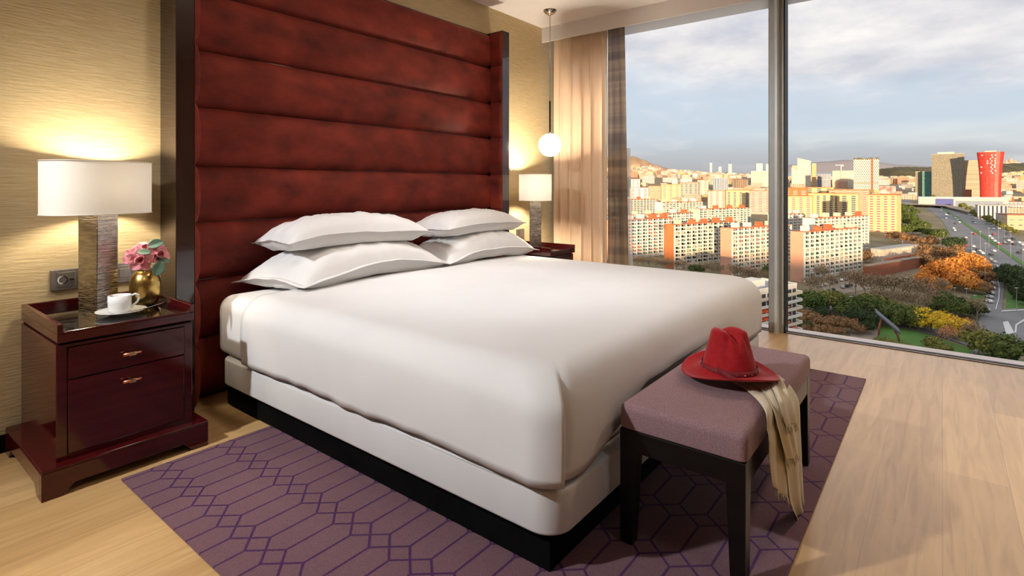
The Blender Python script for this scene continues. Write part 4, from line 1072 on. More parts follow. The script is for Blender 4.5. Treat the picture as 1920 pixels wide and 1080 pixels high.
# the nearest block below, seen on its roof
def near_block():
    P = G(1396, 723); P = P+Vector((0, 0, 0)); H = topz(P, 553)-P.z
    dF = Vector((cos(FD), sin(FD), 0)); a, b = 1, 200
    for _ in range(50):
        c = (a+b)/2
        if upx(P+dF*c) < 1494: a = c
        else: b = c
    Lh = a; t = empty('apartment_block', (P.x, P.y, P.z), FD, 'white apartment block with orange awnings and a grey flat roof, closest to the hotel', 'building')
    BX(0, Lh, 0, 15, -3, H).build('wall', M['white_ext'], t)
    BX(.6, Lh-.6, .6, 14.4, H, H+.12).build('roof', M['roofgrey'], t)
    for b_ in ((0, Lh, -.1, .5), (0, Lh, 14.5, 15), (0, .5, .5, 14.5), (Lh-.5, Lh, .5, 14.5)): BX(*b_, H, H+1.1).build('parapet', M['white_ext'], t)
    BX(Lh*.25, Lh*.6, 5, 11, H+.12, H+3.2).build('roof_hut', M['white_ext'], t)
    n = 5; bw = Lh/n; wm = BX(0, bw*.34, -.1, 0, 0, 1.7).mesh('window', M['win']); aw = {}
    for c in ('aw_orange', 'aw_pink', 'aw_cream'):
        q = MB()
        for p in ((0, 0, 2.4), (bw*.42, 0, 2.4), (bw*.42, -1.5, 1.3), (0, -1.5, 1.3), (0, 0, 2.25), (bw*.42, 0, 2.25), (bw*.42, -1.5, 1.05), (0, -1.5, 1.05)): q.v.append(p)
        for f in ((3, 2, 1, 0), (4, 5, 6, 7), (0, 4, 7, 3), (1, 2, 6, 5), (3, 7, 6, 2)): q.face(f)
        aw[c] = q.mesh('awning', M[c])
    fl = int(H/3.0)
    for k in range(1, fl):
        z = H-3.0*k
        if k < 9:
            BX(.3, Lh+1.4, -1.6, 0, z-.18, z).build('balcony_floor', M['white_ext'], t)
            BX(.3, Lh+1.4, -1.62, -1.55, z, z+1.0).build('balcony_railing', M['cream_ext' if k % 2 else 'white_ext'], t)
            BX(Lh, Lh+1.4, -1.6, 3.2, z-.1, z+1.0).build('side_balcony', M['white_ext'], t)
            for j in range(n):
                part('window', wm, t, (j*bw+bw*.08, 0, z+.25)); part('window', wm, t, (j*bw+bw*.55, 0, z+.25))
                if (j in (1, 3) and k in (3, 4, 5, 7)) or (j == 2 and k in (2, 3, 4, 6)): part('awning', aw['aw_orange' if j < 3 else 'aw_pink'], t, (j*bw+bw*.05, 0, z+.2)); part('awning', aw['aw_orange' if k == 5 or j == 1 else 'aw_pink'], t, (j*bw+bw*.52, 0, z+.2))
                elif j == 4 and k in (6, 7): part('awning', aw['aw_pink'], t, (j*bw+bw*.3, 0, z+.25))
near_block()

# ---- towers and houses given by their outline in the town
def tower(u0, u1, vt, vb, label, mats, dep=16, rot=0., roof=None, name='tower', cat='building', balc=None, group=None, extra=None, side=None):
    """a building whose front faces the hotel, turned by rot degrees"""
    um = (u0+u1)/2; P = G(um, vb); d = depth(P); W = (u1-u0)/FPX*d; H = topz(P, vt)-P.z
    yaw = math.atan2(P.y, P.x)-pi/2+radians(rot)
    f = abs(cos(radians(rot))); g = abs(sin(radians(rot)))
    if side is None: W = max(4, (W-dep*g)/max(f, .3)) if g > .05 else W
    t = empty(name, (P.x, P.y, P.z), yaw, label, cat, group)
    wall = BX(-W/2, W/2, 0, dep, -4, H).build('wall', mats, t)
    BX(-W/2-.3, W/2+.3, -.3, dep+.3, H, H+1.2).build('roof', roof or M['terracotta'], t)
    if balc:
        cols, c, wm_ = balc; n = int(H/3.0); bm_ = BX(0, W/cols*.5, -1.2, 0, 0, .8).mesh('balcony', c); k2 = 0
        wn = BX(0, W/cols*.46, -.15, 0, 0, 1.6).mesh('window', wm_)
        for k in range(n-1, 0, -1):
            for j in range(cols):
                if k2 < 98: part('balcony', bm_, t, (-W/2+W/cols*(j+.25), 0, k*3.)); part('window', wn, t, (-W/2+W/cols*(j+.27), 0, k*3.+.9)); k2 += 1
    return t, W, H
ochre = M['yellow_ext']
t, W, H = tower(1628, 1680, 366, 441, 'orange banded apartment tower with a billboard on its roof, beside the motorway', M['yellow_ext'], 20, -14, balc=(4, M['white_ext'], M['aw_pink']))
b = empty('billboard', tuple(t.matrix_world.translation) if False else (t.location.x, t.location.y, t.location.z+H+1.2), t.rotation_euler.z, 'pale red and white billboard on the roof of the orange banded tower', 'billboard')
BX(-4, 13, 4, 4.6, 1, 10).build('board', mat('billboard_print', (.75, .62, .58), (.55, .16, .14), rough=.6, scale=.18, detail=2), b)
for x in (-3, 12): BX(x, x+.5, 4.1, 4.5, 0, 1).build('post', M['steel'], b)
# ochre rows in front
for (u0, u1, vt, vb, wl, cols, lab, rot) in [
    (1470, 1520, 368, 412, ochre, 4, 'ochre apartment building directly right of the mullion', -6),
    (1518, 1562, 363, 412, ochre, 4, 'ochre apartment building with pale balconies, second right of the mullion', -6),
    (1560, 1606, 364, 413, ochre, 3, 'ochre apartment building at the right end of the front ochre row', -6),
    (1470, 1512, 353, 398, M['orange_ext'], 3, 'orange apartment building in the row behind the ochre ones', -4),
    (1512, 1560, 352, 398, ochre, 3, 'ochre apartment building in the back row, under the sail shaped tower', -4),
    (1558, 1624, 356, 405, M['pink_ext'], 5, 'salmon apartment building with red balconies ending the back ochre row', -8),
    (1328, 1362, 358, 392, M['cream_ext'], 3, 'cream apartment tower in the middle of the left pane', 6),
    (1362, 1405, 357, 394, ochre, 4, 'ochre apartment tower with orange balconies attached to the cream one', -5),
    (1406, 1446, 358, 402, M['grey_ext'], 3, 'grey green apartment tower in shade left of the mullion', -6),
    (1440, 1470, 352, 398, ochre, 2, 'ochre apartment tower hidden mostly by the mullion', -6),
    (1181, 1216, 352, 378, M['white_ext'], 3, 'white apartment tower with an orange roof near the plaid curtain', 6),
    (1216, 1242, 349, 376, M['pink_ext'], 2, 'salmon apartment tower next to the white one near the curtain', 6),
    (1240, 1276, 346, 378, ochre, 3, 'ochre apartment tower left of the grey pair', 8),
    (1274, 1292, 343, 378, M['grey_ext'], 2, 'narrow grey apartment tower, left one of the pair', 10),
    (1290, 1310, 342, 378, M['grey_ext'], 2, 'narrow grey apartment tower, right one of the pair', -10),
    (1308, 1328, 338, 374, M['cream_ext'], 2, 'cream apartment tower just right of the grey pair', 5),
    (1183, 1200, 336, 360, M['white_ext'], 2, 'small white tower highest beside the curtain edge', 5)]:
    tower(u0, u1, vt, vb, lab, wl, 15, rot, balc=(cols, M['white_ext'], M['win'] if rnd.random() < .5 else M['aw_pink']), name='apartment_tower')
# landmarks on the skyline
def wedge_tower():
    P = G(1502, 352); d = depth(P); s = d/FPX; yaw = math.atan2(P.y, P.x)-pi/2
    t = empty('office_tower', tuple(P), yaw, 'sail shaped pale office tower with a slanting top, first on the right skyline', 'building')
    def pr(pts, y0, y1, name, mt):
        m = MB(); n = len(pts)
        for y in (y0, y1):
            for (x, z) in pts: m.v.append((x*s, y, z*s))
        m.face(tuple(range(n)), 0, [(x*s, z*s) for x, z in pts]); m.face(tuple(range(2*n-1, n-1, -1)))
        for i in range(n):
            j = (i+1) % n; L_ = sqrt((pts[i][0]-pts[j][0])**2+(pts[i][1]-pts[j][1])**2)*s
            m.face((i, n+i, n+j, j), 0, [(0, 0), (y1-y0, 0), (y1-y0, L_), (0, L_)])
        return m.build(name, mt, t)
    pr([(-16, -3), (16, -3), (16, 50), (-6, 56), (-6, 33), (-16, 38)], 0, 22, 'wall', F_sail)
    pr([(-15, 37.5), (-6, 33), (-6, 42), (-15, 42)], 3, 20, 'upper_storey', F_beige)
wedge_tower()
tower(1523, 1530, 307, 350, 'slim orange tower right of the sail shaped one', FC[2], 12, name='office_tower', roof=M['white_ext'])
tower(1534, 1556, 327, 352, 'dark blue glass building low on the skyline', F_navy, 20, name='office_building', roof=M['grey_ext'])
tower(1564, 1602, 320, 352, 'white banded office building with a crane above it', F_band, 24, name='office_building', roof=M['aw_green'])
cr = G(1577, 352); k = depth(cr)/FPX; c_ = empty('tower_crane', tuple(cr), math.atan2(cr.y, cr.x)-pi/2, 'thin tower crane above the white banded office building', 'crane')
BX(-.8, .8, 0, 1.6, 0, 43*k).build('mast', M['steel'], c_); BX(-9*k, 4*k, 0, 1.4, 42*k, 42.9*k).build('jib', M['steel'], c_); BX(0, 4*k, 0, 3, 40.4*k, 42*k).build('counterweight', M['white_ext'], c_)
t, W, H = tower(1604, 1644, 299, 364, 'white hotel tower with small black openings and plants on its roof', F_diam, 26, name='hotel_tower', roof=M['grey_ext'], side=0)
BX(W*.19, W*.27, -.4, 1, 0, H+2).build('recessed_core', M['brick_ext'], t)
BX(-W/2, W/2, -.8, 0, H*.31, H*.335).build('planted_terrace', M['earth'], t)
fo_ = MB()
for k in range(46): fo_.sphere((rnd.uniform(-W/2, W/2), rnd.uniform(0, 10), H+1.5+rnd.random()*4), rnd.uniform(1, 2.6), 7, 5)
o = fo_.build('rooftop_plants', mat('roof_garden_leaves', (.12, .13, .04), (.2, .13, .04), rough=.9, scale=.3), t, smooth=True); o['kind'] = 'stuff'
t, W, H = tower(1753, 1801, 289, 371, 'tall dark olive glass tower on the right skyline', F_glassdark, 34, name='office_tower', roof=M['grey_ext'])
BX(-W*.32, W*.2, 5, 20, H, H+6).build('plant_room', M['cream_ext'], t)
tower(1810, 1842, 301, 371, 'beige banded office tower beside the red one', F_beige, 30, name='office_tower', roof=M['grey_ext'])
tower(1718, 1732, 322, 368, 'low olive office tower left of the tall dark one', F_olive, 24, name='office_tower', roof=M['grey_ext'])
tower(1731, 1747, 322, 369, 'low teal glass office tower left of the tall dark one', F_teal, 24, name='office_tower', roof=M['grey_ext'])
tower(1808, 1820, 356, 372, 'small brown brick building at the foot of the beige tower', M['brick_ext'], 15, name='office_building', roof=M['brick_ext'])
def red_tower():
    P = G(1857, 377); d = depth(P); s = d/FPX; yaw = math.atan2(P.y, P.x)-pi/2
    t = empty('red_tower', tuple(P), yaw, 'red tower flaring outward at the top with a cluster of white openings', 'building')
    m = MB(); K = 32; R = []
    prof = [(-3, 15.5), (0, 15.3), (15, 15.2), (35, 15.6), (55, 16.6), (75, 18.2), (92, 20.0)]
    for i, (z, r) in enumerate(prof):
        for k in range(K+1):
            a = 2*pi*k/K; q = 2/3.4; x = r*math.copysign(abs(cos(a))**q, cos(a)); y = r*.8*math.copysign(abs(sin(a))**q, sin(a))+13
            m.v.append((x*s, y*s, z*s))
    n = K+1
    for i in range(len(prof)-1):
        for k in range(K):
            u0, u1 = k*3.1*s, (k+1)*3.1*s; m.face((i*n+k, i*n+k+1, (i+1)*n+k+1, (i+1)*n+k), 0, [(u0, prof[i][0]*s), (u1, prof[i][0]*s), (u1, prof[i+1][0]*s), (u0, prof[i+1][0]*s)])
    m.face(tuple((len(prof)-1)*n+k for k in range(K)))
    m.build('wall', F_red, t, smooth=False)
    MB().prism([(-8*s, 6*s), (8*s, 6*s), (8*s, 20*s), (-8*s, 20*s)], 92*s, 94.5*s).build('plant_room', M['cream_ext'], t)
    wm = MB().lathe([(.0001, 0), (1.0*s, 0)], 10).mesh('round_window', emit('warm_lit_opening', (1, .8, .45), 1.6))
    for (x, z) in [(-12, 86), (2, 86), (7, 86), (3, 82), (7, 79), (0, 79), (-4, 75), (2, 75), (6.5, 75), (-4, 71), (0.5, 71), (7, 71), (2.5, 67.5), (6, 67), (1, 63.5), (6, 63.5), (2.6, 60), (1, 56), (3, 52.5), (-13, 53), (-13, 64), (7, 57)]:
        r = 15.2+(z/92)**2*5.0; o = part('round_window', wm, t, (x*s, (13-r*.8)*s*1.0-.6, z*s)); o.rotation_euler = (pi/2, 0, 0)
red_tower()
t, W, H = tower(1738, 1868, 371, 389, 'low cream shopping hall with a blue panel in front of the towers', M['cream_ext'], 60, 3, name='shopping_hall', roof=M['white_ext'], side=0)
BX(-W*.30, -W*.09, -.5, 0, 0, H*.9).build('blue_panel', mat('blue_cladding', (.05, .07, .30), rough=.5), t); BX(-W*.07, W*.45, -.5, 0, 0, H*.7).build('grey_panel', mat('blue_grey_cladding', (.20, .24, .33), rough=.5), t)
tower(1840, 1882, 386, 412, 'white building with black vertical stripes right of the motorway', F_strip, 26, 8, name='office_building', roof=M['grey_ext'], side=0)
tower(1826, 1840, 390, 404, 'small cream building next to the striped one', M['cream_ext'], 20, 8, name='office_building', roof=M['cream_ext'])
tower(1898, 1960, 404, 432, 'beige box building at the right edge of the view', facade('beige_metal_front', (.50, .40, .27), (.45, .36, .24), (.10, .10, .10), 9, 7, 5.5), 30, 16, name='office_building', roof=M['brick_ext'], side=0)
tower(1876, 1900, 402, 424, 'grey glass wing left of the beige box building', M['grey_ext'], 24, 16, name='office_building', roof=M['roofgrey'])
tower(1880, 1930, 384, 396, 'low grey shed behind the striped building', M['roofgrey'], 30, 4, name='warehouse', roof=M['roofgrey'])
fl_ = G(1901, 387); BX(-5, 5, 0, 3, 0, 20).build('red_sign_tower', M['aw_orange'], loc=tuple(fl_))
tag(bpy.data.objects['red_sign_tower'], 'small red roadside sign block right of the red tower', 'sign')
# school with its annex and the long brick hall
def low(uc, vt, vb, ur, ul, mt, roof, label, name, dep_hi=60):
    P = G(uc, vb); H = topz(P, vt)-P.z; dF = Vector((cos(FD), sin(FD), 0)); dG = Vector((-sin(FD), cos(FD), 0))
    def solve(dv_, ut, hi):
        a, b = .5, hi; s = 1 if upx(P+dv_*.5) < ut else -1
        for _ in range(40):
            c = (a+b)/2
            if (upx(P+dv_*c)-ut)*s < 0: a = c
            else: b = c
        return a
    L_ = solve(dF, ur, 300); W_ = min(dep_hi, solve(dG, ul, 200))
    t = empty(name, tuple(P), FD, label, 'building'); BX(0, L_, 0, W_, -2, H).build('wall', mt, t); BX(-.3, L_+.3, -.3, W_+.3, H, H+.8).build('roof', roof, t); return t
low(1657, 469, 496, 1721, 1633, F_school, M['roofgrey'], 'beige four storey school with long window bands behind the bare trees', 'school', 26)
low(1668, 486, 504, 1722, 1660, M['pink_ext'], M['brick_ext'], 'salmon annex in front of the beige school', 'school_annex', 16)
low(1628, 500, 524, 1745, 1618, M['brick_ext'], M['pave'], 'long low red brick hall behind the bare plane trees', 'brick_hall', 26)

# ---- the far town: small houses, too many to tell apart
hm = []
for i, f in enumerate(FC):
    m = MB(); m.box(-.5, .5, -.5, .5, 0, 1, 0, 1)
    for k, u in enumerate(m.uv): m.uv[k] = [(a*18, b*18) for a, b in u]
    hm.append(m.mesh('house', [f, M['terracotta'] if i % 2 else M['pave']]))
def houses(n, u0, u1, v0, v1, lab, grp, hmin, hmax, wmin, wmax, key=None, p=None):
    out = []
    for i in range(n):
        u = rnd.uniform(u0, u1); v = v0+(v1-v0)*rnd.random()**(p or 1.0)
        P = G(u, v); z = gz(P)+hill(P.x, P.y); s = 1
        o = bpy.data.objects.new('distant_house', rnd.choice(hm)); col.objects.link(o)
        o.location = (P.x, P.y, z-3); w = rnd.uniform(wmin, wmax); o.scale = (w, rnd.uniform(wmin, wmax)*.7, rnd.uniform(hmin, hmax)+3); o.rotation_euler = (0, 0, FD+rnd.choice([0, pi/2, .5, -.6]))
        tag(o, lab, 'house', grp)
houses(104, 1172, 1452, 336.5, 352, 'one of the small sunlit houses packed on the far hillside, left pane', 'far hillside houses in the left pane', 14, 34, 22, 60, p=1.6)
houses(50, 1180, 1450, 352, 385, 'one of the mid distance houses between the towers, left pane', 'mid distance houses in the left pane', 12, 22, 18, 40)
houses(62, 1476, 1740, 338, 352, 'one of the small houses far off on the plain, right pane', 'far houses in the right pane', 16, 40, 22, 60, p=1.4)
houses(34, 1860, 1935, 340, 358, 'one of the small houses below the wooded hill at the right edge', 'houses below the right hill', 14, 30, 22, 60)
houses(20, 1640, 1720, 352, 374, 'one of the low houses beside the motorway head', 'houses beside the motorway head', 8, 18, 16, 34)
houses(24, 1868, 1935, 358, 400, 'one of the low sheds right of the red tower', 'sheds right of the red tower', 6, 13, 20, 48)
far_town = MB()
for i in range(3300):
    u = rnd.uniform(1120, 2150); d = rnd.uniform(3000, 5200)
    if i >= 2600: u = rnd.uniform(985, 1135); d = rnd.uniform(560, 5000)
    P = DV*d+RV*((u-960)/FPX*d); z = gz(P)+hill(P.x, P.y)-max(0, d-3900)*.034; w = rnd.uniform(10, 32); h = rnd.uniform(8, 34)
    far_town.box(P.x-w, P.x+w, P.y-w*.6, P.y+w*.6, z-4, z+h, rnd.randrange(len(FC)))
o = far_town.build('far_town', FC); tag(o, 'carpet of tiny houses spreading to the foot of the hills', 'town', kind='stuff')
for (u, vt, w, lab) in [(1333, 306, 4, 'thin pale tower on the left skyline'), (1350, 313, 5, 'brown round topped tower on the left skyline'), (1369, 308, 6, 'tower with a needle mast on the left skyline'),
                        (1424, 307, 11, 'bright white block tower left of the mullion on the skyline'), (1440, 308, 7, 'white tower touching the mullion on the skyline')]:
    t, W, H = tower(u-w/2, u+w/2, vt, 338, lab, FC[1], 20, name='skyline_tower', roof=M['white_ext'])
    if 'needle' in lab: MB().tube([(0, 8, H), (0, 8, H+28)], 1.2, 6).build('mast', M['steel'], t)
tower(1410, 1445, 321, 352, 'white banded office block low beside the mullion, left pane', F_band, 24, name='office_building', roof=M['white_ext'])
tower(1338, 1364, 334, 362, 'white building with black vertical streaks in the left pane', F_strip, 24, name='office_building', roof=M['white_ext'])
P = G(1388, 356); k = depth(P)/FPX; t = empty('round_hall', tuple(P), 0, 'round brown colonnaded building among the towers, left pane', 'building')
MB().lathe([(13*k, 0), (13*k, 20*k), (.1, 21*k)], 28).build('wall', facade('colonnade', (.25, .15, .09), (.2, .13, .08), (.05, .035, .03), 4, 60, 2.2), t)
for q in range(24): BX(-.7, .7, -.7, .7, 0, 19*k).build('column', M['grey_ext'], t, loc=(13.4*k*cos(2*pi*q/24), 13.4*k*sin(2*pi*q/24), 0))
# hilltop palace at the right edge
P = G(1890, 336); d = depth(P); k = d/FPX; zp = topz(P, 312)
pal = empty('palace', (P.x, P.y, zp), math.atan2(P.y, P.x)-pi/2, 'domed stone palace on the wooded hill at the right edge', 'building')
for (x, w, h) in ((-8, 26, 7), (22, 22, 6)): BX(x*k, (x+w)*k, 0, 20, -18*k, h*k).build('wall', FC[5], pal)
for (x, h, r) in ((-2, 12, 3.0), (4, 16, 4.0), (10, 12, 2.4), (31, 12, 2.6)):
    MB().lathe([(r*k, -4*k), (r*k, h*.55*k), (r*.9*k, h*.7*k), (r*.5*k, h*.85*k), (.1, h*k)], 16, c=(x*k, 14, 0)).build('dome', M['pink_ext'], pal, smooth=True)
# wooded ridges
def ridge(name, pts, vbase, label, mt, seed):
    m = MB(); n = len(pts)-1
    def top_(a):
        x = a*n; i = min(int(x), n-1); t_ = x-i; t_ = t_*t_*(3-2*t_); return (pts[i][0]+(pts[i+1][0]-pts[i][0])*(x-i), pts[i][1]+(pts[i+1][1]-pts[i][1])*t_)
    def f(a, b):
        u, v = top_(a); P = G(u, vbase); P = P*(1+.18*b) if False else P+DV*(400*b); z0 = gz(G(u, vbase)); zt = topz(P, v)
        z = z0-10+(zt-z0+10)*sin(pi/2*min(1, b*1.4)) + 5*nz(a*60+seed, b*20)
        return (P.x, P.y, z)
    m.grid(f, 120, 18); o = m.build(name, mt, smooth=True); structure(o)
M['wood'] = mat('wooded_slope', (.085, .075, .038), (.045, .045, .022), rough=1, scale=.012, detail=8)
M['scrub'] = mat('dry_hill_slope', (.36, .25, .17), (.24, .17, .11), rough=1, scale=.004, detail=7)
ridge('hill_wooded', [(1700, 330), (1725, 316), (1760, 313), (1800, 314), (1840, 313), (1870, 310), (1900, 309), (1940, 308), (2000, 306), (2160, 300), (2300, 304)], 339, '', M['wood'], 3)
ridge('hill_dry', [(985, 308), (1060, 302), (1120, 300), (1160, 294), (1195, 293), (1212, 299), (1235, 308), (1262, 316)], 327, '', M['scrub'], 9)
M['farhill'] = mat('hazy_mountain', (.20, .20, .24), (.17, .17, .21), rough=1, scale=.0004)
ridge('hill_far', [(1440, 318), (1500, 309), (1560, 303), (1600, 300), (1660, 305), (1700, 309), (1760, 312), (1830, 316)], 323, '', M['farhill'], 1)

# ---- trees
def foliage(name, c, c2, seed, n=1700, w=1., h=.8, gaps=.0, leaf=.055):
    r = random.Random(seed); m = MB()
    lob = [(r.uniform(-.55, .55)*w, r.uniform(-.55, .55)*w, r.uniform(.0, .55)*h, r.uniform(.32, .55)) for _ in range(11)]
    for (x, y, z, q) in lob:
        if gaps < .5: m.sphere((x, y, z+.45*h), q*.60, 9, 6, sc_=(1, 1, .8))
    for k in range(n):
        x, y, z, q = r.choice(lob); a = r.uniform(0, 2*pi); t = math.acos(r.uniform(-.6, 1)); rr = q*r.uniform(.78, 1.08)
        c0 = Vector((x+rr*sin(t)*cos(a), y+rr*sin(t)*sin(a), z+.45*h+rr*cos(t)*.85))
        nn = (c0-Vector((x, y, z+.45*h))).normalized()+Vector((r.uniform(-1, 1), r.uniform(-1, 1), r.uniform(-1, 1)))*.7
        R = nn.to_track_quat('Z', 'Y').to_matrix(); s = leaf*r.uniform(.6, 1.4); b = len(m.v)
        for (dx, dy) in ((-1, -.6), (.2, -1), (1, .3), (-.1, 1)): m.v.append(tuple(c0+R @ Vector((dx*s, dy*s, r.uniform(-.3, .3)*s))))
        m.face((b, b+1, b+2, b+3))
    mt = mat(name+'_leaves', c, c2, rough=.85, scale=3.5, detail=5, ramp=(.32, .68), spec=.2)
    return m.mesh('foliage', mt)
def twigs(seed, mt, lean=.5):
    r = random.Random(seed); m = MB()
    def br(p, d, L_, rad, dep):
        q = p+d*L_; m.tube([p, q], [rad, rad*.65], 3, cap=False)
        if dep == 0: return
        for k in range(3 if dep > 1 else 3):
            nd_ = (d+Vector((r.uniform(-1, 1), r.uniform(-1, 1), r.uniform(-.25, .75)))*.72).normalized(); br(q, nd_, L_*r.uniform(.62, .82), rad*.58, dep-1)
    for k in range(5): br(Vector((0, 0, .0)), Vector((r.uniform(-.8, .8), r.uniform(-.8, .8), 1)).normalized(), .42, .028, 4)
    return m.mesh('branches', mt)
KIND = {}
def kinds(key, *args, **kw): KIND[key] = [foliage(key, *args, seed=s, **kw) for s in (hash(key) % 1 + 3, 17, 29)]
kinds('green', (.125, .165, .040), (.050, .075, .020))
kinds('olive', (.26, .25, .06), (.10, .12, .03))
kinds('dark', (.060, .090, .035), (.024, .042, .018))
kinds('yellow', (.85, .58, .04), (.50, .34, .03), gaps=0.)
kinds('orange', (.85, .36, .07), (.48, .19, .05))
kinds('rust', (.30, .16, .075), (.16, .095, .045), n=500)
kinds('brown', (.36, .25, .15), (.22, .16, .095), gaps=1., n=420, leaf=.05)
kinds('peach', (.70, .33, .18), (.45, .2, .1), gaps=1., n=520, leaf=.045)
TW = [twigs(s, M['trunk']) for s in (1, 2)]
TWP = [twigs(s, mat('pale_twigs', (.50, .32, .20), rough=.9)) for s in (5,)]
tr_mesh = MB().tube([(0, 0, -.2), (0, 0, .25), (.01, .01, .55)], [.045, .035, .022], 7).mesh('trunk', M['trunk'])
TL = {'green': 'green leafy tree', 'olive': 'olive green leafy tree', 'dark': 'dark evergreen tree', 'yellow': 'bright yellow autumn tree', 'orange': 'orange autumn tree', 'rust': 'rust brown shrubby tree', 'brown': 'bare brown tree', 'peach': 'pale peach coloured bare tree'}
def tree(u, vb, hp__, kind, where, group=None, wf=1.):
    P = G(u, vb); s = hp__/FPX*depth(P); t = empty('tree', tuple(P), rnd.random()*6, TL[kind]+' '+where, 'tree', group)
    h = s/1.45
    if kind in ('brown', 'peach'):
        part('trunk', tr_mesh, t).scale = (s*.45, s*.45, s*.62)
        b = part('branches', (TW if kind == 'brown' else TWP)[0 if kind == 'peach' else rnd.randrange(2)], t, (0, 0, s*.22), rnd.random()*6); b.scale = (s*.42*wf, s*.42*wf, s*.44)
        f = part('foliage', rnd.choice(KIND[kind]), t, (0, 0, s*.30), rnd.random()*6); f.scale = (s*.40*wf, s*.40*wf, s*.52)
    else:
        part('trunk', tr_mesh, t).scale = (s*.6, s*.6, s*.6)
        f = part('foliage', rnd.choice(KIND[kind]), t, (0, 0, s*.12), rnd.random()*6); f.scale = (s*.60*wf, s*.60*wf, s*.62)
    return t
def row(kind, where, group, pts):
    for q in pts: tree(q[0], q[1], q[2], kind, where, group, q[3] if len(q) > 3 else 1.)
# single trees that can be picked out
tree(1746, 622, 52, 'yellow', 'beside the park road, left one of the bright pair', None, 1.1)
tree(1782, 634, 52, 'yellow', 'beside the park road, right one of the bright pair', None, 1.0)
tree(1800, 636, 50, 'orange', 'tucked behind the right bright yellow tree', None, .8)
tree(1778, 648, 44, 'peach', 'in front of the bright yellow pair', None, 1.1)
tree(1826, 652, 60, 'brown', 'standing between the yellow pair and the road junction')
tree(1852, 672, 66, 'olive', 'broad and round, below the road junction', None, 1.15)
tree(1908, 686, 66, 'green', 'broad crowned, at the right edge above the window sill', None, 1.25)
tree(1885, 684, 40, 'dark', 'small, between the two broad crowned trees', None, 1.0)
tree(1780, 536, 62, 'orange', 'tallest of the autumn clump by the slip road', None, 1.0)
tree(1806, 546, 50, 'orange', 'low in the autumn clump by the slip road', None, 1.1)
tree(1816, 510, 44, 'orange', 'by the motorway edge, top of the autumn clump', None, 1.2)
tree(1745, 572, 50, 'peach', 'slim and glowing in front of the brick hall', None, .55)
tree(1786, 470, 34, 'dark', 'round, alone at the inner bend of the motorway', None, 1.1)
row('orange', 'in the autumn clump behind the brick hall', 'orange trees in the autumn clump', [(1752, 530, 40), (1765, 520, 38), (1795, 515, 42), (1832, 520, 38), (1828, 550, 34), (1738, 540, 34), (1760, 548, 34)])
row('rust', 'in the brown thicket between school and motorway', 'rust brown trees between school and motorway', [(1725, 480, 32), (1738, 490, 34), (1752, 484, 32), (1768, 490, 34), (1785, 492, 34), (1732, 500, 32), (1750, 504, 32), (1772, 505, 32), (1800, 500, 34), (1815, 530, 36), (1845, 535, 36), (1842, 552, 32), (1793, 480, 28)])
row('brown', 'in the bare row before the brick hall', 'bare trees in front of the brick hall', [(1604, 552, 56), (1622, 556, 50), (1636, 560, 54), (1658, 562, 56), (1674, 560, 52), (1690, 562, 56), (1704, 568, 52), (1722, 566, 54), (1736, 572, 50), (1762, 562, 48), (1645, 578, 46), (1668, 582, 46), (1712, 585, 46), (1735, 590, 44), (1690, 580, 42), (1594, 540, 40), (1758, 585, 44), (1585, 535, 34), (1540, 534, 46), (1555, 545, 36), (1520, 556, 50), (1533, 550, 40), (1832, 600, 50)])
row('brown', 'at the foot of the long apartment blocks, left pane', 'bare trees at the foot of the blocks, left pane', [(1182, 500, 24), (1194, 502, 26), (1206, 502, 26), (1218, 504, 26), (1230, 506, 28), (1243, 507, 24), (1254, 508, 26), (1268, 510, 26), (1282, 512, 28), (1322, 516, 28), (1335, 518, 26), (1350, 520, 28), (1376, 526, 36), (1388, 530, 38), (1400, 534, 40), (1412, 536, 40), (1424, 540, 42), (1436, 543, 42), (1396, 545, 34), (1418, 550, 34)])
row('green', 'dense, between the bare trees at the foot of the blocks', 'green trees at the foot of the blocks', [(1300, 513, 22), (1310, 514, 22), (1440, 520, 26)])
row('green', 'in the dense green belt along the park road', 'green trees of the park road belt', [(1600, 596, 50), (1618, 592, 46), (1642, 600, 50), (1656, 590, 40), (1672, 612, 50), (1690, 610, 46), (1706, 616, 48), (1722, 618, 48), (1735, 616, 40), (1585, 600, 44), (1520, 590, 52), (1508, 584, 46), (1760, 590, 40), (1776, 592, 44), (1795, 596, 46), (1770, 576, 34)])
row('olive', 'lighter leaved, in the belt along the park road', 'olive trees of the park road belt', [(1545, 586, 50), (1562, 582, 46), (1630, 590, 50), (1660, 600, 48), (1700, 606, 46), (1716, 606, 40), (1650, 598, 40)])
row('dark', 'in the lower park belt behind the abstract sculpture', 'dark trees of the lower park', [(1612, 612, 40), (1628, 616, 40), (1640, 612, 36), (1625, 625, 30), (1806, 590, 38), (1820, 594, 34), (1505, 628, 34), (1540, 600, 30), (1598, 610, 34), (1838, 592, 26)])
row('rust', 'in the brown shrubbery right of the closest white block', 'rust brown shrubs near the sill', [(1503, 606, 36), (1518, 614, 38), (1532, 618, 38), (1548, 622, 36), (1564, 618, 34), (1580, 622, 38), (1596, 624, 36), (1516, 630, 34), (1536, 634, 34), (1556, 634, 28), (1610, 628, 28), (1498, 622, 30), (1574, 632, 26)])
row('olive', 'low and bushy on the lawn', 'bushes on the lawn', [(1664, 654, 26, 1.6), (1688, 660, 22, 1.6), (1750, 658, 34, 1.1), (1765, 664, 24, 1.4), (1870, 694, 24, 1.6), (1842, 690, 18, 1.6), (1800, 676, 14, 2), (1715, 664, 16, 1.8)])
row('yellow', 'low and bushy by the sill', 'yellow bushes by the sill', [(1728, 672, 16, 1.8), (1740, 676, 13, 1.8), (1768, 682, 10, 1.8)])
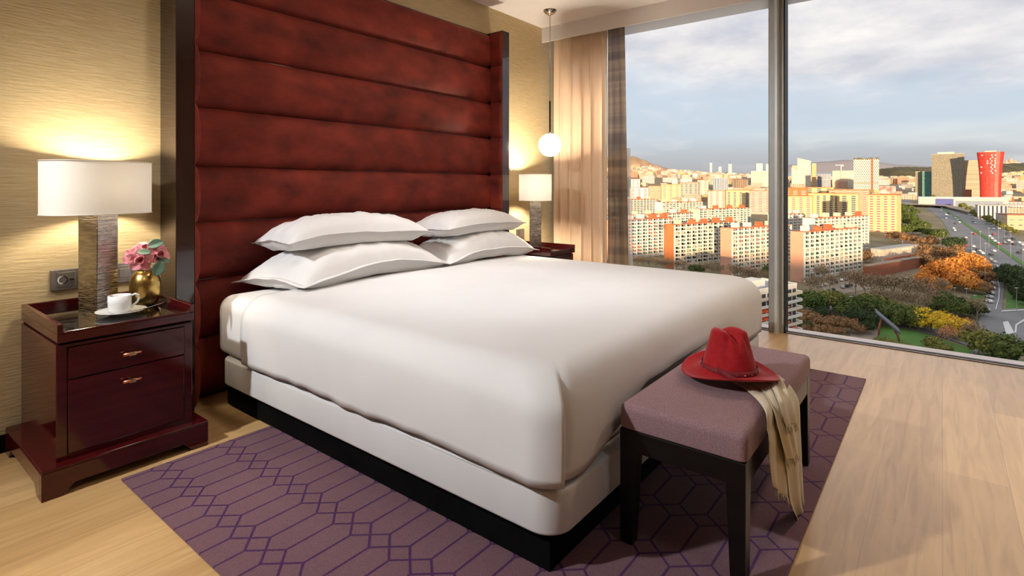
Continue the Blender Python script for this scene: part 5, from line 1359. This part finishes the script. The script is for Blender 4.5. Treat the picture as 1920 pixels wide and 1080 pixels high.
row('dark', 'in the hedge of evergreens right of the slip road', 'evergreens right of the slip road', [(1880, 528, 34), (1892, 534, 38), (1905, 542, 44), (1918, 550, 48), (1930, 560, 50), (1896, 520, 30), (1912, 530, 34), (1925, 538, 34), (1912, 562, 34), (1926, 572, 34), (1950, 575, 48), (1975, 585, 50), (2005, 600, 50), (2040, 620, 52)])
row('green', 'along the motorway embankment, beside the orange banded tower', 'green trees beside the banded tower', [(1692, 402, 18), (1700, 410, 20), (1710, 418, 22), (1702, 424, 22), (1718, 428, 22), (1690, 416, 18), (1712, 440, 24), (1725, 440, 22), (1696, 440, 24), (1683, 436, 22), (1740, 445, 22), (1690, 392, 14), (1762, 450, 26), (1733, 430, 18), (1704, 396, 14), (1715, 404, 16)])
row('rust', 'brown, below the orange banded tower', 'brown trees below the banded tower', [(1678, 452, 24), (1692, 456, 26), (1710, 458, 24), (1730, 462, 24), (1750, 464, 24), (1745, 456, 20), (1668, 446, 16), (1600, 498, 30), (1612, 496, 28), (1624, 492, 28)])
row('olive', 'lining the far bank of the motorway', 'trees lining the far bank of the motorway', [(1760, 378, 10), (1772, 382, 10), (1785, 384, 13), (1796, 388, 14), (1806, 392, 14), (1818, 398, 14), (1828, 404, 14), (1838, 410, 16), (1850, 416, 16), (1858, 421, 16), (1868, 426, 16), (1880, 430, 16), (1892, 436, 14), (1905, 440, 12), (1750, 372, 9), (1740, 366, 8), (1730, 366, 8)])

# ---- street lamps, cars, sculpture
lm = {}
def street_lamp(u, vb, hpx, where):
    P = G(u, vb); s = hpx/FPX*depth(P); t = empty('street_lamp', tuple(P), YAW, where, 'street lamp', 'street lamps in the park and along the motorway')
    MB().tube([(0, 0, 0), (0, 0, s)], [.16, .09], 6).build('post', M['lampost'], t); BX(-.2, .2, -.9, .9, s-.05, s+.16).build('lamp_head', M['white_ext'], t)
for (u, v, h) in [(1595, 598, 42), (1790, 576, 36), (1812, 585, 44), (1828, 580, 26), (1906, 584, 44), (1847, 540, 54), (1848, 486, 30), (1822, 476, 40), (1838, 470, 36), (1854, 464, 36), (1872, 472, 44), (1884, 460, 36), (1895, 484, 50), (1918, 500, 46), (1872, 440, 26), (1735, 445, 24), (1769, 458, 22), (1700, 566, 46), (1664, 540, 24)]:
    street_lamp(u, v, h, 'thin grey street lamp post standing by the roads of the park')
def car_mesh(name, c):
    m = MB()
    def ex(pts, w0, w1):
        n = len(pts); b = len(m.v)
        for y, ww in ((-1, 0), (1, 0)):
            for (x, z) in pts: m.v.append((x, y*(w1 if z > .95 else w0), z))
        m.face(tuple(b+i for i in range(n))); m.face(tuple(b+2*n-1-i for i in range(n)))
        for i in range(n): j = (i+1) % n; m.face((b+i, b+n+i, b+n+j, b+j))
    ex([(-2.1, .3), (2.1, .3), (2.15, .75), (1.2, .95), (.6, 1.42), (-1.2, 1.45), (-1.9, .98), (-2.15, .85)], .88, .70)
    return m.mesh('body', mat(name, c, rough=.3, scale=1, spec=.5))
CM = [car_mesh('white_car_paint', (.75, .75, .75)), car_mesh('silver_car_paint', (.42, .43, .45)), car_mesh('dark_car_paint', (.04, .045, .05)), car_mesh('red_car_paint', (.40, .04, .03))]
wh = MB()
for (x, y) in ((-1.3, -.82), (1.3, -.82), (-1.3, .82), (1.3, .82)): pass
whm = MB().tube([(0, -.1, 0), (0, .1, 0)], .33, 10).mesh('wheel', M['black']); glm = BX(-1.2, .75, -.72, .72, 1.0, 1.36).mesh('windows', M['win'])
def car(u, v, i, rz, label, group=None, s=1.15):
    P = G(u, v); t = empty('car', (P.x, P.y, P.z+.5), rz, label, 'car', group); t.scale = (s, s, s); part('body', CM[i], t); part('windows', glm, t)
    for (x, y) in ((-1.3, -.82), (1.3, -.82), (-1.3, .82), (1.3, .82)): part('wheel', whm, t, (x, y, .33))
car(1708, 612, 0, FD, 'white car driving on the park road in front of the lawn', None, 1.5)
car(1577, 581, 0, FD, 'white car parked on the park road behind the brown shrubs', None, 1.3)
for (u, v) in [(1870, 500), (1868, 508), (1866, 515), (1864, 524), (1862, 532), (1861, 541), (1859, 550), (1857, 558), (1855, 566), (1850, 582)]:
    car(u-2, v+2, rnd.choice([0, 0, 1, 2]), YAW-.15, 'one of the cars queueing nose to tail on the curved slip road', 'cars queueing on the slip road', 1.3)
for (u, v) in [(1540, 538), (1548, 536), (1560, 533), (1568, 531), (1578, 528), (1585, 526), (1580, 541), (1588, 539), (1595, 537), (1563, 546)]:
    car(u, v, rnd.randrange(3), FD+.5, 'one of the cars in the small car park below the salmon block', 'cars in the small car park', 1.2)
HL = [(1692, 346), (1706, 360), (1722, 375), (1740, 392), (1768, 415), (1784, 445), (1800, 468), (1830, 492), (1872, 520)]
HR = [(1735, 346), (1768, 360), (1796, 375), (1822, 390), (1850, 408), (1880, 428), (1905, 446), (1930, 462), (1965, 485)]
for k in range(90):
    s_ = rnd.uniform(1.2, 7.6); i = int(s_); f = s_-i; w = rnd.choice([.12, .22, .32, .42, .62, .72, .82, .92])
    u = (HL[i][0]*(1-f)+HL[i+1][0]*f)*(1-w)+(HR[i][0]*(1-f)+HR[i+1][0]*f)*w; v = (HL[i][1]*(1-f)+HL[i+1][1]*f)*(1-w)+(HR[i][1]*(1-f)+HR[i+1][1]*f)*w
    if u < 1925: car(u, v, rnd.choice([0, 0, 1, 1, 2, 3]), YAW-.9+.5, 'one of the many small cars on the wide motorway', 'cars on the motorway', 1.4)
sg = G(1668, 640); P2 = G(1672, 646); sc2 = depth(sg)/FPX
scu = empty('sculpture', tuple(sg), YAW-pi/2, 'tilted dark blue slab sculpture on two curved legs on the lawn', 'sculpture')
m = MB()
a = Vector((-25*sc2, 0, 54*sc2)); b = Vector((12*sc2, -3, 19*sc2)); q = (b-a); 
for y in (0, 4.5):
    for (t_, o_) in ((0, 0), (1, 0), (1, -1.1), (0, -.7)): p = a+q*t_; m.v.append((p.x+(y*.5), p.y+y, p.z+o_+y*.25))
for f in ((0, 1, 2, 3), (7, 6, 5, 4), (0, 4, 5, 1), (1, 5, 6, 2), (2, 6, 7, 3), (3, 7, 4, 0)): m.face(f)
m.build('slab', mat('blue_steel', (.10, .11, .15), (.08, .09, .12), rough=.5), scu)
MB().tube([(9*sc2, 0, 20*sc2), (16*sc2, 0, 10*sc2), (18*sc2, 0, 0)], .5, 8).build('leg', M['brick_ext'], scu, smooth=True)
MB().tube([(-12*sc2, 1, 42*sc2), (-16*sc2, 1, 30*sc2), (-18*sc2, 1, 10*sc2)], .45, 8).build('leg', M['brick_ext'], scu, smooth=True)
